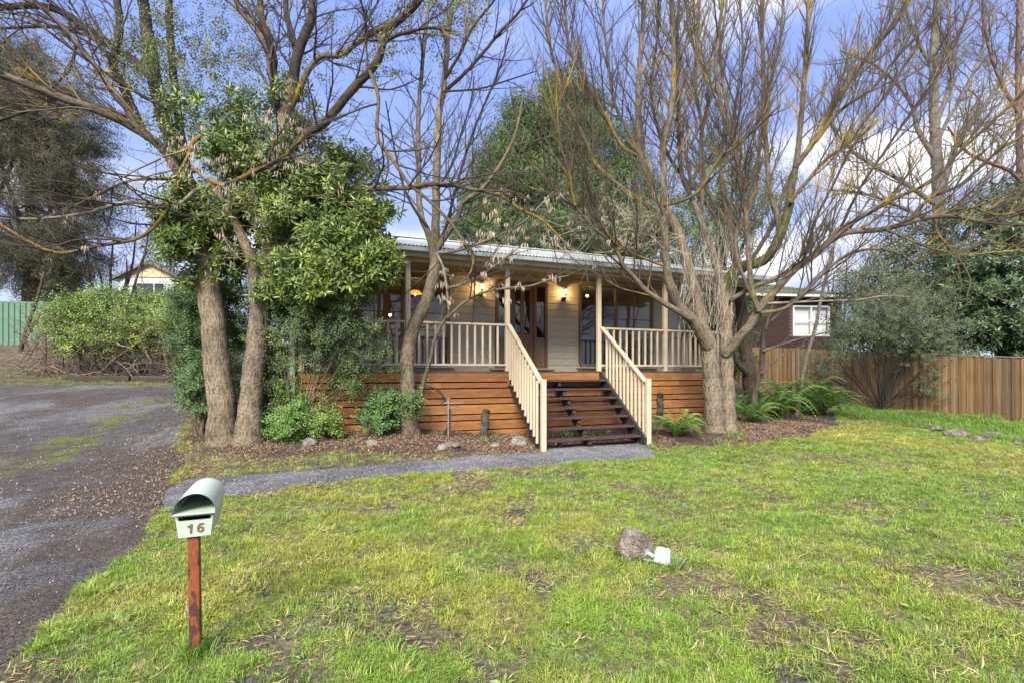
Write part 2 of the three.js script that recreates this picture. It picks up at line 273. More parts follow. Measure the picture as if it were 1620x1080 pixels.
{
  const q = [[215, 640], [180, 665], [130, 690], [90, 715], [50, 735]].map(([a, b]) => onGround(a, b));
  const moss = (x, z) => { let m = 9; for (const p of q) m = Math.min(m, Math.hypot((x - p.x) * 1.5, (z - p.z) * 0.7)); return m; };
  sheet('driveway', driveway, 0.07, 0.004, 1.2, (x, z) => {
    const n = fbm(x * 0.6, 9, z * 0.6, 4), f = fbm(x * 5, 2, z * 5, 3), g = smooth(0.5, 0.62, fbm(x * 0.8 + 4, 1, z * 0.8, 4)), m = smooth(0.75, 0.2, moss(x, z) + (f - 0.5) * 1.6) * smooth(0.35, 0.6, fbm(x * 3, 6, z * 3, 3));
    let c = [lerp(0.155, 0.27, g), lerp(0.145, 0.262, g), lerp(0.143, 0.265, g)]; const br = smooth(0.5, 0.68, n + 0.25 * (f - 0.5)); c = [lerp(c[0], 0.14, br), lerp(c[1], 0.105, br), lerp(c[2], 0.08, br)];
    return [lerp(c[0], 0.2, m), lerp(c[1], 0.22, m), lerp(c[2], 0.03, m)];
  }, std({ vertexColors: true, map: TX.gravel, bumpMap: TX.gravelB, bumpScale: 0.012, roughness: 0.9 }));
  sheet('gravel_path', path, 0.04, 0.008, 0.35, (x, z) => { const n = fbm(x * 1.1, 4, z * 1.1, 3), k = lerp(0.24, 0.4, smooth(0.35, 0.6, n)); return [k, k * 0.99, k * 1.04]; }, std({ vertexColors: true, map: TX.gravel, bumpMap: TX.gravelB, bumpScale: 0.014, roughness: 0.95 }));
}

// ------------------------------------------------------------------ the house: x along the front, y up, z towards the street; deck top at 1.4 m
const HA = Math.atan2(0.365, 0.931), HO = [-0.09, 0, -10.66], DK = 1.4, WZ = -2.2;
const house = thing('weatherboard_house', 'single storey cream weatherboard house with timber verandah and front steps', 'house', HO, HA);
const toWorld = (x, y, z) => V(x, y, z).applyAxisAngle(V(0, 1, 0), HA).add(V(...HO));
{
  const R = rng(21);
  // openings in the front wall: [x0, x1, y0, y1]
  const WIN_L = [-3.12, -0.69, 1.52, 3.62], WIN_R = [2.9, 5.2, 1.52, 3.7], DOOR = [0.55, 1.9, 1.48, 3.56];
  const X0 = -4.1, X1 = 6.14, TOP = 3.98, BASE = 1.22;
  // front wall: core panels around the openings, boards in front
  const cuts = [WIN_L, DOOR, WIN_R], core = [];
  let x = X0; for (const c of cuts) { core.push(bx(c[0] - x, TOP - BASE, 0.08, (c[0] + x) / 2, (TOP + BASE) / 2, WZ - 0.06)); core.push(bx(c[1] - c[0], TOP - c[3], 0.08, (c[0] + c[1]) / 2, (TOP + c[3]) / 2, WZ - 0.06)); core.push(bx(c[1] - c[0], c[2] - BASE, 0.08, (c[0] + c[1]) / 2, (BASE + c[2]) / 2, WZ - 0.06)); x = c[1]; }
  core.push(bx(X1 - x, TOP - BASE, 0.08, (X1 + x) / 2, (TOP + BASE) / 2, WZ - 0.06));
  const wall = mesh('wall', merge(core), M.board, house);
  const pitch = 0.176, prof = [];
  function boardGeo(L) {      // lapped board: thin at the top, thick at the lower edge
    const s = new THREE.Shape([[0, 0], [0.026, 0], [0.028, 0.004], [0.012, pitch + 0.02], [0, pitch + 0.02]].map(([a, b]) => new THREE.Vector2(a, b)));
    const g = new THREE.ExtrudeGeometry(s, { depth: L, bevelEnabled: false }); g.rotateY(-Math.PI / 2); g.translate(L / 2, 0, 0); return finish(g, 0);
  }
  for (let r = 0; BASE + 0.17 + r * pitch < TOP - 0.05; r++) {
    const y = BASE + 0.17 + r * pitch, spans = []; let a = X0;
    for (const c of cuts) { if (y + pitch * 0.6 > c[2] - 0.02 && y + pitch * 0.35 < c[3] + 0.08) { spans.push([a, c[0] - 0.045]); a = c[1] + 0.045; } }
    spans.push([a, X1]);
    for (const [p, q] of spans) put('weatherboard', boardGeo(q - p), M.board, wall, (p + q) / 2, y, WZ - 0.018);
  }
  put('base_board', cbox(X1 - X0, 0.17, 0.03, 0.003), M.board, wall, (X0 + X1) / 2, BASE + 0.085 + 0.0, WZ);
  put('corner_stop', cbox(0.09, TOP - BASE, 0.09, 0.004), M.cream, wall, X1 + 0.02, (TOP + BASE) / 2, WZ - 0.03);
  put('corner_stop', cbox(0.09, TOP - BASE, 0.09, 0.004), M.cream, wall, X0 - 0.02, (TOP + BASE) / 2, WZ - 0.03);
  // side and rear walls, floor and ceiling, so that the rooms are closed
  const BZ = WZ - 6.8;
  for (const s of [X0, X1]) mesh('side_wall', bx(0.12, TOP - 0.2, 6.7, s + (s < 0 ? 0.06 : -0.06), (TOP + 0.2) / 2 + 0.1, (WZ - 0.1 + BZ) / 2), M.board, house);
  mesh('rear_wall', bx(X1 - X0, TOP - 0.2, 0.1, (X0 + X1) / 2, (TOP + 0.2) / 2 + 0.1, BZ), M.board, house);
  mesh('floor', bx(X1 - X0 - 0.26, 0.06, 6.5, (X0 + X1) / 2, 1.36, (WZ + BZ) / 2 - 0.05), M.frame, house);
  mesh('ceiling', bx(X1 - X0 - 0.26, 0.05, 6.5, (X0 + X1) / 2, 3.88, (WZ + BZ) / 2 - 0.05), M.white, house);
  mesh('inner_wall', merge([bx(0.1, 2.4, 3.6, 0.3, 2.62, WZ - 2), bx(0.1, 2.4, 3.6, 2.3, 2.62, WZ - 2), bx(X1 - X0 - 0.3, 2.4, 0.1, (X0 + X1) / 2, 2.62, WZ - 3.9)]), M.room, house);
  // windows: frame, glazing bars, one pane for each light
  function makeWindow([a, b, y0, y1], mull, cols, rows) {
    const z = WZ - 0.01, fw = 0.06, parts = [];
    parts.push(bx(b - a + 0.1, fw + 0.02, 0.1, (a + b) / 2, y1 + 0.005, z), bx(b - a, fw, 0.1, (a + b) / 2, y0 + fw / 2, z));
    for (const xx of [a, b]) parts.push(bx(fw, y1 - y0 - 0.09, 0.095, xx + (xx === a ? 1 : -1) * (fw / 2 - 0.03), (y0 + y1) / 2, z));
    for (const m of mull) parts.push(bx(0.07, y1 - y0 - 0.1, 0.085, m, (y0 + y1) / 2, z));
    const w = mesh('window', merge(parts), M.frame, house);
    put('window_sill', cbox(b - a + 0.22, 0.035, 0.16, 0.005), M.cream, w, (a + b) / 2, y0 - 0.02, WZ + 0.06);
    const xs = [a + 0.03, ...cols, b - 0.03].sort((p, q) => p - q), ys = rows;
    for (const c of cols) if (!mull.includes(c)) put('glazing_bar', cbox(0.022, y1 - y0 - 0.11, 0.03, 0.003), M.frame, w, c, (y0 + y1) / 2, z);
    for (let i = 0; i < xs.length - 1; i++) for (let j = 0; j < ys.length; j++) { const L = xs[i + 1] - xs[i] - 0.03; put('glazing_bar', cbox(L, 0.02, 0.028, 0.003), M.frame, w, (xs[i] + xs[i + 1]) / 2, ys[j], z); }
    const yy = [y0 + 0.05, ...ys, y1 - 0.03];
    for (let i = 0; i < xs.length - 1; i++) for (let j = 0; j < yy.length - 1; j++) {
      const g = new THREE.PlaneGeometry(xs[i + 1] - xs[i] - 0.01, yy[j + 1] - yy[j] - 0.008), p = put('pane', g, M.glass, w, (xs[i] + xs[i + 1]) / 2, (yy[j] + yy[j + 1]) / 2, z - 0.006);
      p.rotation.set((R() - 0.5) * 0.006, (R() - 0.5) * 0.006, 0);
    }
    return w;
  }
  const evenRows = (y0, y1) => [1, 2, 3, 4].map((k) => lerp(y0 + 0.03, y1 - 0.03, k / 5));
  makeWindow(WIN_L, [-1.78], [-2.42, -1.78, -1.22], evenRows(WIN_L[2], WIN_L[3]));
  makeWindow(WIN_R, [3.42, 4.02], [3.42, 4.02, 4.6], evenRows(WIN_R[2], WIN_R[3]));
  // a curtain and a dark sideboard inside, seen dimly through the left window
  // front door between two sidelights
  {
    const z = WZ - 0.01, y0 = DOOR[2], y1 = DOOR[3], fr = [];
    fr.push(bx(1.45, 0.09, 0.11, 1.225, y1 + 0.045, z)); for (const xx of [0.55, 0.9, 1.59, 1.9]) fr.push(bx(0.07, y1 - y0, 0.1, xx, (y0 + y1) / 2, z));
    const unit = mesh('door_frame', merge(fr), M.door, house);
    put('door_sill', cbox(1.75, 0.045, 0.2, 0.005), M.creamDark, unit, 1.225, y0 - 0.022, WZ + 0.09);
    for (const [a, b] of [[0.585, 0.865], [1.625, 1.865]]) {
      const m = (a + b) / 2, w = b - a; put('sidelight_panel', cbox(w, 0.78, 0.04, 0.004), M.frame, unit, m, y0 + 0.39, z); put('sidelight_moulding', cbox(w - 0.1, 0.5, 0.05, 0.01), M.frame, unit, m, y0 + 0.4, z);
      put('sidelight_pane', new THREE.PlaneGeometry(w, y1 - y0 - 0.78), M.glass, unit, m, (y0 + 0.78 + y1) / 2, z);
      for (const k of [0.3, 0.62]) put('lead_strip', cbox(w, 0.012, 0.012, 0.002), M.dark, unit, m, y0 + 0.78 + k * 1.26, z + 0.002);
      const s = [[0, .05], [.2, .25], [-.1, .45], [.22, .7], [-.05, 1.0], [.1, 1.25]].map(([dx, dy]) => V(m + dx * w, y0 + 0.78 + dy, z + 0.004)); mesh('lead_strip', new THREE.TubeGeometry(new THREE.CatmullRomCurve3(s), 24, 0.006, 4), M.dark, unit);
    }
    const lf = []; const dx0 = 0.94, dx1 = 1.55, dm = (dx0 + dx1) / 2;
    const stile = 0.1, my = y0 + 0.86;
    for (const xx of [dx0 + stile / 2, dm, dx1 - stile / 2]) lf.push(bx(stile, y1 - y0 - 0.02, 0.045, xx, (y0 + y1) / 2, z - 0.015));
    lf.push(bx(dx1 - dx0 - 0.004, 0.15, 0.044, dm, y0 + 0.09, z - 0.015), bx(dx1 - dx0 - 0.004, 0.2, 0.044, dm, my - 0.1, z - 0.015), bx(dx1 - dx0 - 0.004, 0.1, 0.044, dm, y1 - 0.06, z - 0.015));
    const leaf = mesh('front_door', merge(lf), M.door, house);
    for (const s of [-1, 1]) {
      const m = dm + s * 0.128; put('door_panel', cbox(0.158, 0.5, 0.02, 0.003), M.door, leaf, m, y0 + 0.41, z - 0.02); put('door_panel_moulding', cbox(0.1, 0.4, 0.03, 0.012), M.door, leaf, m, y0 + 0.41, z - 0.01);
      put('door_pane', new THREE.PlaneGeometry(0.16, 1.06), M.glass, leaf, m, (my + y1 - 0.1) / 2, z - 0.016);
      const p = [[-.4, .0], [.2, .2], [-.3, .42], [.35, .6], [-.2, .8], [.3, 1.04]].map(([a, b]) => V(m + a * 0.16, my + b, z - 0.012)); mesh('lead_strip', new THREE.TubeGeometry(new THREE.CatmullRomCurve3(p), 24, 0.006, 4), M.dark, leaf);
      for (const k of [0.35, 0.7]) put('lead_strip', cbox(0.158, 0.01, 0.012, 0.002), M.dark, leaf, m, my + k, z - 0.012);
    }
    put('door_handle', new THREE.SphereGeometry(0.03, 12, 10), M.zinc, leaf, dx0 + 0.05, y0 + 0.95, z + 0.03);
  }
  // verandah floor: boards run out from the wall, their ends show at the front edge
  const DX0 = -4.0, DX1 = 5.96, nb = 72, bw = (DX1 - DX0) / nb;
  const frame = []; for (let k = 0; k < 5; k++) frame.push(bx(DX1 - DX0 - 0.1, 0.14, 0.045, (DX0 + DX1) / 2, DK - 0.1, -0.12 - k * 0.5));
  const deck = mesh('verandah_floor', merge(frame), M.bearer, house);
  { const g = cbox(bw - 0.006, 0.03, 2.18, 0.003, 2); for (let k = 0; k < nb; k++) put('floor_board', g, M.deckBoard, deck, DX0 + (k + 0.5) * bw, DK - 0.016, -1.09 + 0.02); }
  // timber skirt of spaced boards, wide and narrow, in lengths that butt near the stairs
  const skirt = mesh('verandah_skirt', bx(DX1 - DX0 - 0.1, 0.08, 0.07, (DX0 + DX1) / 2, 0.75, -0.062), M.bearer, house);
  for (const xx of [-3.7, -2.4, -1.1, -0.05, 1.1, 2.3, 3.4, 4.6, 5.8]) put('skirt_upright', cbox(0.09, 1.3, 0.05, 0.004, 1), M.bearer, skirt, xx, 0.68, -0.14);
  const hs = [0.17, 0.1, 0.17, 0.1, 0.175, 0.1, 0.17, 0.15], joints = [DX0, -1.62, 0.18, 2.08, 4.1, DX1]; let y = DK - 0.034;
  hs.forEach((h, r) => {
    for (let k = 0; k < joints.length - 1; k++) {
      const off = (r % 2 ? 0.22 : 0), a = k ? joints[k] + off : joints[k], b = k === joints.length - 2 ? joints[k + 1] : joints[k + 1] + off;
      put('skirt_board', cbox(b - a - 0.003, h, 0.022, 0.003, 0), [M.skirtA, M.skirtB, M.skirtC, M.skirtA][Math.floor(R() * 4)], skirt, (a + b) / 2, y - h / 2, 0.004 + R() * 0.004);
    }
    put('skirt_end_board', cbox(0.022, h, 2.2, 0.003, 2), M.skirtA, skirt, DX1 + 0.004, y - h / 2, -1.12);
    y -= h + 0.024;
  });
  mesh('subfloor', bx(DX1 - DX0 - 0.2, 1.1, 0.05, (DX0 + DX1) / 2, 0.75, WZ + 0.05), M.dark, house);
  // posts, beam
  const beamY = [3.5, 3.67];
  for (const [xx, base] of [[-3.93, DK], [-2.04, DK], [0, DK], [2.17, DK], [3.95, DK], [5.9, DK]]) put('verandah_post', cbox(0.092, beamY[0] - base, 0.092, 0.008, 1), M.cream, house, xx, (beamY[0] + base) / 2, -0.02);
  put('verandah_beam', cbox(10.9, beamY[1] - beamY[0], 0.07, 0.005, 0), M.cream, house, 1.05, (beamY[0] + beamY[1]) / 2, 0.0);
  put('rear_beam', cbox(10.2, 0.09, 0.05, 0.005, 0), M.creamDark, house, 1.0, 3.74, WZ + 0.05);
  // railings: mesh = rails, children = balusters
  function railing(x0, x1, z0, z1) {
    const a = V(x0, 0, z0), b = V(x1, 0, z1), rails = [bar(a.clone().setY(2.345), b.clone().setY(2.345), 0.075, 0.045, 0.008), bar(a.clone().setY(1.53), b.clone().setY(1.53), 0.07, 0.04, 0.005)];
    const r = mesh('verandah_railing', merge(rails), M.cream, house), L = a.distanceTo(b), n = Math.round(L / 0.168), g = cbox(0.042, 0.774, 0.042, 0.006, 1);
    for (let k = 1; k < n; k++) { const t = k / n; put('baluster', g, M.cream, r, lerp(x0, x1, t), 1.936, lerp(z0, z1, t)); }
  }
  railing(-3.88, -2.09, -0.02, -0.02); railing(-1.99, -0.05, -0.02, -0.02); railing(2.22, 3.9, -0.02, -0.02); railing(4.0, 5.85, -0.02, -0.02); railing(5.9, 5.9, -0.07, WZ + 0.1); railing(-3.93, -3.93, -0.07, WZ + 0.1);
  // roof: corrugated sheets from the gutter up to the ridge
  const RX0 = -4.45, RX1 = 6.72, EZ = 0.3, EY = 3.735, RZ = -5.4, RY = EY + 5.7 * 0.275, pit = Math.atan2(RY - EY, EZ - RZ), RL = Math.hypot(RY - EY, EZ - RZ);
  const rafters = []; for (let xx = RX0 + 0.1; xx < RX1; xx += 0.9) rafters.push(bar(V(xx, EY - 0.09, EZ - 0.1), V(xx, RY - 0.09, RZ), 0.045, 0.11));
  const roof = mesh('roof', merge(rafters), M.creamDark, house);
  // ceiling lining under the verandah
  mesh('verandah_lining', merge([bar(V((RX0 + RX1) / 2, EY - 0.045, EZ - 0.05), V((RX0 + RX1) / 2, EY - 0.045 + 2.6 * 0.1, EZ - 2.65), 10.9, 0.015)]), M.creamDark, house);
  function corrugated(w, L) {
    const n = Math.round(w / 0.076), seg = 8, st = new Store(); const c = [1, 1, 1];
    for (let j = 0; j < 2; j++) for (let i = 0; i <= n * seg; i++) { const a = i / seg * 2 * Math.PI, s = 0.0095 * 2 * Math.PI / 0.076 * Math.cos(a), l = Math.hypot(s, 1); st.vert(i / seg * 0.076 - w / 2, 0.0095 * Math.sin(a), j ? -L / 2 : L / 2, -s / l, 1 / l, 0, i / seg * 0.076, j * L, c); }
    const q = n * seg + 1; for (let i = 0; i < q - 1; i++) { st.tri(i, i + 1, q + i); st.tri(i + 1, q + i + 1, q + i); }
    return st.build();
  }
  const sw = 0.76, gs = corrugated(sw, RL + 0.06), ns = Math.ceil((RX1 - RX0) / sw);
  for (let k = 0; k < ns; k++) { const m = put('roof_sheet', gs, M.roofSheet, roof, RX0 + (k + 0.5) * sw - 0.01, (EY + RY) / 2 + (k % 2) * 0.002, (EZ + RZ) / 2 + 0.03); m.rotation.x = pit; }
  for (let k = 0; k < ns; k++) { const m = put('roof_sheet', gs, M.roofSheet, roof, RX0 + (k + 0.5) * sw, (EY + RY) / 2, RZ - (EZ - RZ) / 2); m.rotation.x = -pit; }
  put('ridge_cap', cbox(RX1 - RX0, 0.03, 0.3, 0.008), M.roofSheet, roof, (RX0 + RX1) / 2, RY + 0.02, RZ);
  // quad gutter with fascia behind it
  { const s = new THREE.Shape([[0, 0], [0.105, 0], [0.115, 0.012], [0.115, 0.075], [0.104, 0.088], [0.098, 0.086], [0.107, 0.073], [0.107, 0.014], [0.008, 0.008], [0.008, 0.1], [0, 0.1]].map(([a, b]) => new THREE.Vector2(a, b)));
    const g = new THREE.ExtrudeGeometry(s, { depth: RX1 - RX0, bevelEnabled: false }); g.rotateY(-Math.PI / 2); g.translate(RX1, 0, 0);
    put('gutter', finish(g, 0), M.gutter, roof, 0, 3.63, 0.235); put('fascia', cbox(RX1 - RX0, 0.15, 0.025, 0.003, 0), M.cream, roof, (RX0 + RX1) / 2, 3.63, 0.218); }
  { // gable ends
    for (const xx of [RX0 + 0.35, RX1 - 0.58]) { const s = new THREE.Shape([[WZ, 3.9], [RZ, RY - 0.12], [2 * RZ - WZ, 3.9]].map(([a, b]) => new THREE.Vector2(-a, b))); const g = new THREE.ExtrudeGeometry(s, { depth: 0.06, bevelEnabled: false }); g.rotateY(Math.PI / 2); put('gable', finish(g), M.board, roof, xx, 0, 0); }
  }
  // flue
  { const a = [], fx = 0.55, fz = -7.2; a.push(new THREE.CylinderGeometry(0.09, 0.09, 1.3, 20).translate(0, 0.65, 0), new THREE.CylinderGeometry(0.16, 0.16, 0.05, 20).translate(0, 1.28, 0), new THREE.CylinderGeometry(0.13, 0.13, 0.2, 20).translate(0, 1.42, 0), new THREE.ConeGeometry(0.2, 0.12, 20).translate(0, 1.58, 0)); put('flue', merge(a), M.zinc, roof, fx, RY - 0.55, fz); }
  // downpipe at the left corner of the verandah
  put('downpipe', cbox(0.09, 3.3, 0.06, 0.01, 1), M.white, house, -4.08, 1.98, 0.06);
  mesh('downpipe_strap', merge([bx(0.1, 0.03, 0.07, -4.08, 1.5, 0.062), bx(0.1, 0.03, 0.07, -4.08, 2.7, 0.062)]), M.zinc, house);

  // stairs
  const SZ = 1.6, SL = -0.02, SR = 2.2, str = [];
  const pitchS = 1.4 / 1.68, zOf = (yy) => (DK - yy) / pitchS;
  const stringG = (xx) => { const s = new THREE.Shape([[0.02, DK - 0.02], [0.02, DK - 0.33], [zOf(0.04) - 0.28, 0.02], [zOf(0.04) + 0.05, 0.02], [zOf(0.04) + 0.05, 0.14], [0.1, DK - 0.02]].map(([a, b]) => new THREE.Vector2(a, b))); const g = new THREE.ExtrudeGeometry(s, { depth: 0.045, bevelEnabled: true, bevelSize: 0.003, bevelThickness: 0.003, bevelSegments: 1 }); g.rotateY(-Math.PI / 2); return finish(g).translate(xx + 0.022, 0, 0); };
  str.push(stringG(SL + 0.07), stringG(SR - 0.02));
  str.push(bar(V(1.05, DK - 0.3, 0.05), V(1.05, 0.02, 1.5), 0.07, 0.1));
  const stairs = mesh('staircase', merge(str), M.stringer, house);
  for (let k = 1; k <= 7; k++) { const yy = k * 0.175, m = put('tread', cbox(SR - SL - 0.16, 0.042, 0.25, 0.006, 0), M.tread, stairs, (SL + SR) / 2 + 0.02, yy - 0.02, 1.47 - (k - 1) * 0.21 + (R() - 0.5) * 0.01); m.rotation.set(0, (R() - 0.5) * 0.006, (R() - 0.5) * 0.008); }
  for (let k = 1; k <= 7; k++) put('tread_block', cbox(0.06, 0.08, 0.2, 0.004), M.bearer, stairs, 1.05, k * 0.175 - 0.085, 1.46 - (k - 1) * 0.21);
  put('top_joist', cbox(SR - SL, 0.1, 0.03, 0.003, 0), M.skirtC, stairs, (SL + SR) / 2, DK - 0.25, 0.045);
  for (const [xx, out] of [[SL, -1], [SR + 0.03, 1]]) {
    put('newel_post', cbox(0.092, 1.29, 0.092, 0.01, 1), M.cream, stairs, xx + (out < 0 ? 0.07 : 0.04), 0.615, SZ + 0.04);
    const hx = xx + (out < 0 ? 0.06 : 0.02), a = V(hx - 0.03, 2.36, 0.03), b = V(hx, 1.2, SZ - 0.01);
    mesh('stair_handrail', bar(a, b, 0.085, 0.05, 0.008), M.cream, stairs);
    for (let k = 1; k <= 11; k++) {
      const t = k / 11.6, zz = lerp(0.03, SZ - 0.02, t), top = lerp(2.36, 1.2, t) - 0.03, bot = DK - zz * pitchS - 0.02 - 0.02, h = top - bot;
      put('stair_baluster', cbox(0.042, h, 0.042, 0.006, 1), M.cream, stairs, hx + (out < 0 ? -0.05 : 0.01), (top + bot) / 2, zz);
    }
  }
}
// ------------------------------------------------------------------ lamps
const warm = RGB(1, 0.62, 0.26);
const glow = (r, g, b, k) => std({ color: RGB(0.9, 0.8, 0.6), emissive: RGB(r, g, b), emissiveIntensity: k });
function lantern(x, label) {
  const p = toWorld(x, 3.36, WZ + 0.02), t = thing('wall_lantern', label, 'lamp', [p.x, p.y, p.z], HA, 'lit lanterns beside the front door');
  const back = new THREE.CylinderGeometry(0.055, 0.06, 0.03, 20).rotateX(Math.PI / 2).translate(0, -0.08, 0.012);
  const arm = new THREE.TubeGeometry(new THREE.CatmullRomCurve3([V(0, -0.1, 0.02), V(0, -0.1, 0.1), V(0, -0.05, 0.14), V(0, 0.0, 0.14)]), 16, 0.012, 8);
  mesh('bracket', merge([back, arm, new THREE.CylinderGeometry(0.045, 0.02, 0.03, 8).translate(0, 0.01, 0.14)]), M.black, t);
  mesh('glass_shade', new THREE.CylinderGeometry(0.062, 0.042, 0.13, 8, 1, true).translate(0, 0.09, 0.14), new THREE.MeshPhysicalMaterial({ color: RGB(1, 0.97, 0.9), roughness: 0.25, transmission: 1, thickness: 0, ior: 1.45, side: THREE.DoubleSide }), t);
  mesh('cap', merge([new THREE.ConeGeometry(0.085, 0.06, 8).translate(0, 0.185, 0.14), new THREE.SphereGeometry(0.013, 8, 6).translate(0, 0.225, 0.14)]), M.black, t);
  const b = mesh('bulb', new THREE.SphereGeometry(0.028, 16, 12).translate(0, 0.085, 0.14), glow(1, 0.72, 0.36, 7), t); b.castShadow = false;
  const l = new THREE.PointLight(warm, 0.32); l.position.set(0, 0.085, 0.172); l.castShadow = true; l.shadow.radius = 1.4; t.add(l);
}
lantern(0.12, 'lit black wall lantern to the left of the front door'); lantern(2.4, 'lit black wall lantern to the right of the front door');
function pendant(pos, r, label, shade) {
  const t = thing('pendant_lamp', label, 'lamp', pos);
  mesh('cord', new THREE.CylinderGeometry(0.006, 0.006, 3.85 - pos[1] - r * 0.8, 6).translate(0, (3.85 - pos[1] + r * 0.8) / 2, 0), M.black, t);
  if (shade) {
    const pts = []; for (let k = 0; k <= 12; k++) { const a = k / 12 * 1.5; pts.push(new THREE.Vector2(r * Math.sin(a) + 0.01, r * 0.8 * Math.cos(a))); }
    mesh('lamp_shade', new THREE.LatheGeometry(pts, 28), new THREE.MeshPhysicalMaterial({ color: RGB(0.75, 0.33, 0.05), roughness: 0.5, transmission: 0.6, thickness: 0, side: THREE.DoubleSide, emissive: RGB(1, 0.36, 0.04), emissiveIntensity: 0.5 }), t);
  } else mesh('holder', new THREE.CylinderGeometry(0.02, 0.026, 0.06, 12).translate(0, 0.05, 0), M.black, t);
  mesh('bulb', new THREE.SphereGeometry(0.035, 16, 12), glow(1, 0.66, 0.28, 5), t).castShadow = false;
  const l = new THREE.PointLight(warm, 0.3); l.position.set(0, -0.04, 0.02); l.castShadow = true; l.shadow.radius = 1.5; t.add(l);
}
{ const a = P(657, 466, 13.4), b = P(617, 498, 14.2), c = P(929, 468, 15.0);
  pendant([a.x, a.y, a.z], 0.15, 'amber glass dome pendant lamp behind the left window', true); pendant([b.x, b.y, b.z], 0.1, 'small bare pendant bulb in the dark room behind the left window', false); pendant([c.x, c.y, c.z], 0.1, 'small bare pendant bulb behind the right hand window', false); }

// ------------------------------------------------------------------ paling fence on the right boundary
{
  const R = rng(31), A = V(14.55, 0, -10), B = V(10.0, 0, -24.2), L = A.distanceTo(B), dir = B.clone().sub(A).normalize(), turn = Math.atan2(-dir.z, dir.x), n = Math.round(L / 0.105);
  const f = thing('paling_fence', 'tall brown timber paling fence along the right side of the lawn', 'fence', [A.x, 0, A.z], turn);
  const top = (s) => { const D = -(A.z + dir.z * s); return lerp(1.66, 2.5, smooth(12.2, 23.5, D) * 0.3 + 0.7 * clamp((D - 12.2) / 11.3)); };
  const mats = [[0.44, 0.27, 0.11], [0.35, 0.21, 0.09], [0.52, 0.33, 0.15], [0.27, 0.18, 0.095], [0.41, 0.29, 0.17]].map(([r, g, b], i) => { const m = std({ color: RGB(r, g, b), map: TX.wood, bumpMap: TX.woodB, bumpScale: 0.002 }); return m; });
  const geos = [0, 1, 2, 3].map((k) => { const g = cbox(0.109, 1.8, 0.016, 0.002, 1).clone(); const uv = g.attributes.uv; for (let i = 0; i < uv.count; i++) uv.setXY(i, uv.getX(i) * 0.6 + k * 0.27, uv.getY(i) * 0.5 + k * 0.23); return g; });
  for (let k = 0; k < n; k++) {
    const s = (k + 0.5) * L / n, x = A.x + dir.x * s, z = A.z + dir.z * s, y1 = top(s), y0 = height(x, z) - 0.06, h = y1 - y0, m = put('paling', geos[Math.floor(R() * 4)], mats[Math.floor(R() * 5)], f, s, (y0 + y1) / 2 + (R() - 0.5) * 0.024, -(k % 2) * 0.013 - R() * 0.004);
    m.scale.set(0.97 + R() * 0.05, h / 1.8, 1); m.rotation.z = (R() - 0.5) * 0.012;
  }
  const seg = (s0, s1, dy, h, d, z) => bar(V(s0, top(s0) + dy, z), V(s1, top(s1) + dy, z), d, h);
  for (const dy of [-0.3, -1.3]) { const parts = []; for (let k = 0; k < 6; k++) parts.push(seg(k * L / 6, (k + 1) * L / 6 - 0.002, dy, 0.07, 0.045, 0.04)); mesh('fence_rail', merge(parts), mats[3], f); }
  for (let k = 0; k <= 6; k++) { const s = k * L / 6, x = A.x + dir.x * s, z = A.z + dir.z * s, y0 = height(x, z) - 0.1, y1 = top(s) - 0.02; put('fence_post', cbox(0.1, y1 - y0, 0.1, 0.006, 1), mats[3], f, s, (y0 + y1) / 2, 0.12); }
  mesh('fence_cap', merge([seg(0, L / 4, 0.02, 0.03, 0.07, 0.005), seg(L / 4 + 0.003, L * 0.55, 0.02, 0.03, 0.07, 0.005)]), std({ color: RGB(0.42, 0.36, 0.28), map: TX.wood }), f);
}
// ------------------------------------------------------------------ green steel fence up the drive
{
  const A = V(-27, 0, -19.6), B = V(-17.0, 0, -21.6), L = A.distanceTo(B), turn = Math.atan2(-(B.z - A.z), B.x - A.x);
  const y0 = 2.42, f = thing('steel_fence', 'green ribbed steel fence behind the hedge at the top of the drive', 'fence', [A.x, y0, A.z], turn);
  const green = std({ color: RGB(0.115, 0.225, 0.15), roughness: 0.5, map: TX.paint }), H = 1.78, pw = 2.4;
  const st = new Store(); const prof = []; for (let k = 0; k < 12; k++) { const x = k * 0.2; prof.push([x, 0], [x + 0.1, 0], [x + 0.125, 0.035], [x + 0.175, 0.035]); } prof.push([2.36, 0]);
  for (let i = 0; i < prof.length - 1; i++) { const [a, za] = prof[i], [b, zb] = prof[i + 1], l = Math.hypot(b - a, zb - za), nx = -(zb - za) / l, nz = (b - a) / l, q = [[a, 0.05, za], [b, 0.05, zb], [b, H - 0.05, zb], [a, H - 0.05, za]].map(([x, y, z]) => st.vert(x, y, z, nx, 0, nz, x, y, [1, 1, 1])); st.tri(q[0], q[1], q[2]); st.tri(q[0], q[2], q[3]); }
  const g = st.build(), n = Math.floor(L / pw);
  for (let k = 0; k < n; k++) { put('fence_panel', g, green, f, k * pw + 0.02, 0, 0.012); put('fence_post', cbox(0.06, H + 0.02, 0.06, 0.004), green, f, k * pw, H / 2, -0.02); put('fence_rail', cbox(pw - 0.062, 0.06, 0.05, 0.004), green, f, k * pw + pw / 2, H - 0.02, 0.0); put('fence_rail', cbox(pw - 0.062, 0.06, 0.05, 0.004), green, f, k * pw + pw / 2, 0.05, 0.0); }
  put('fence_post', cbox(0.06, H + 0.02, 0.06, 0.004), green, f, n * pw, H / 2, -0.02);
}
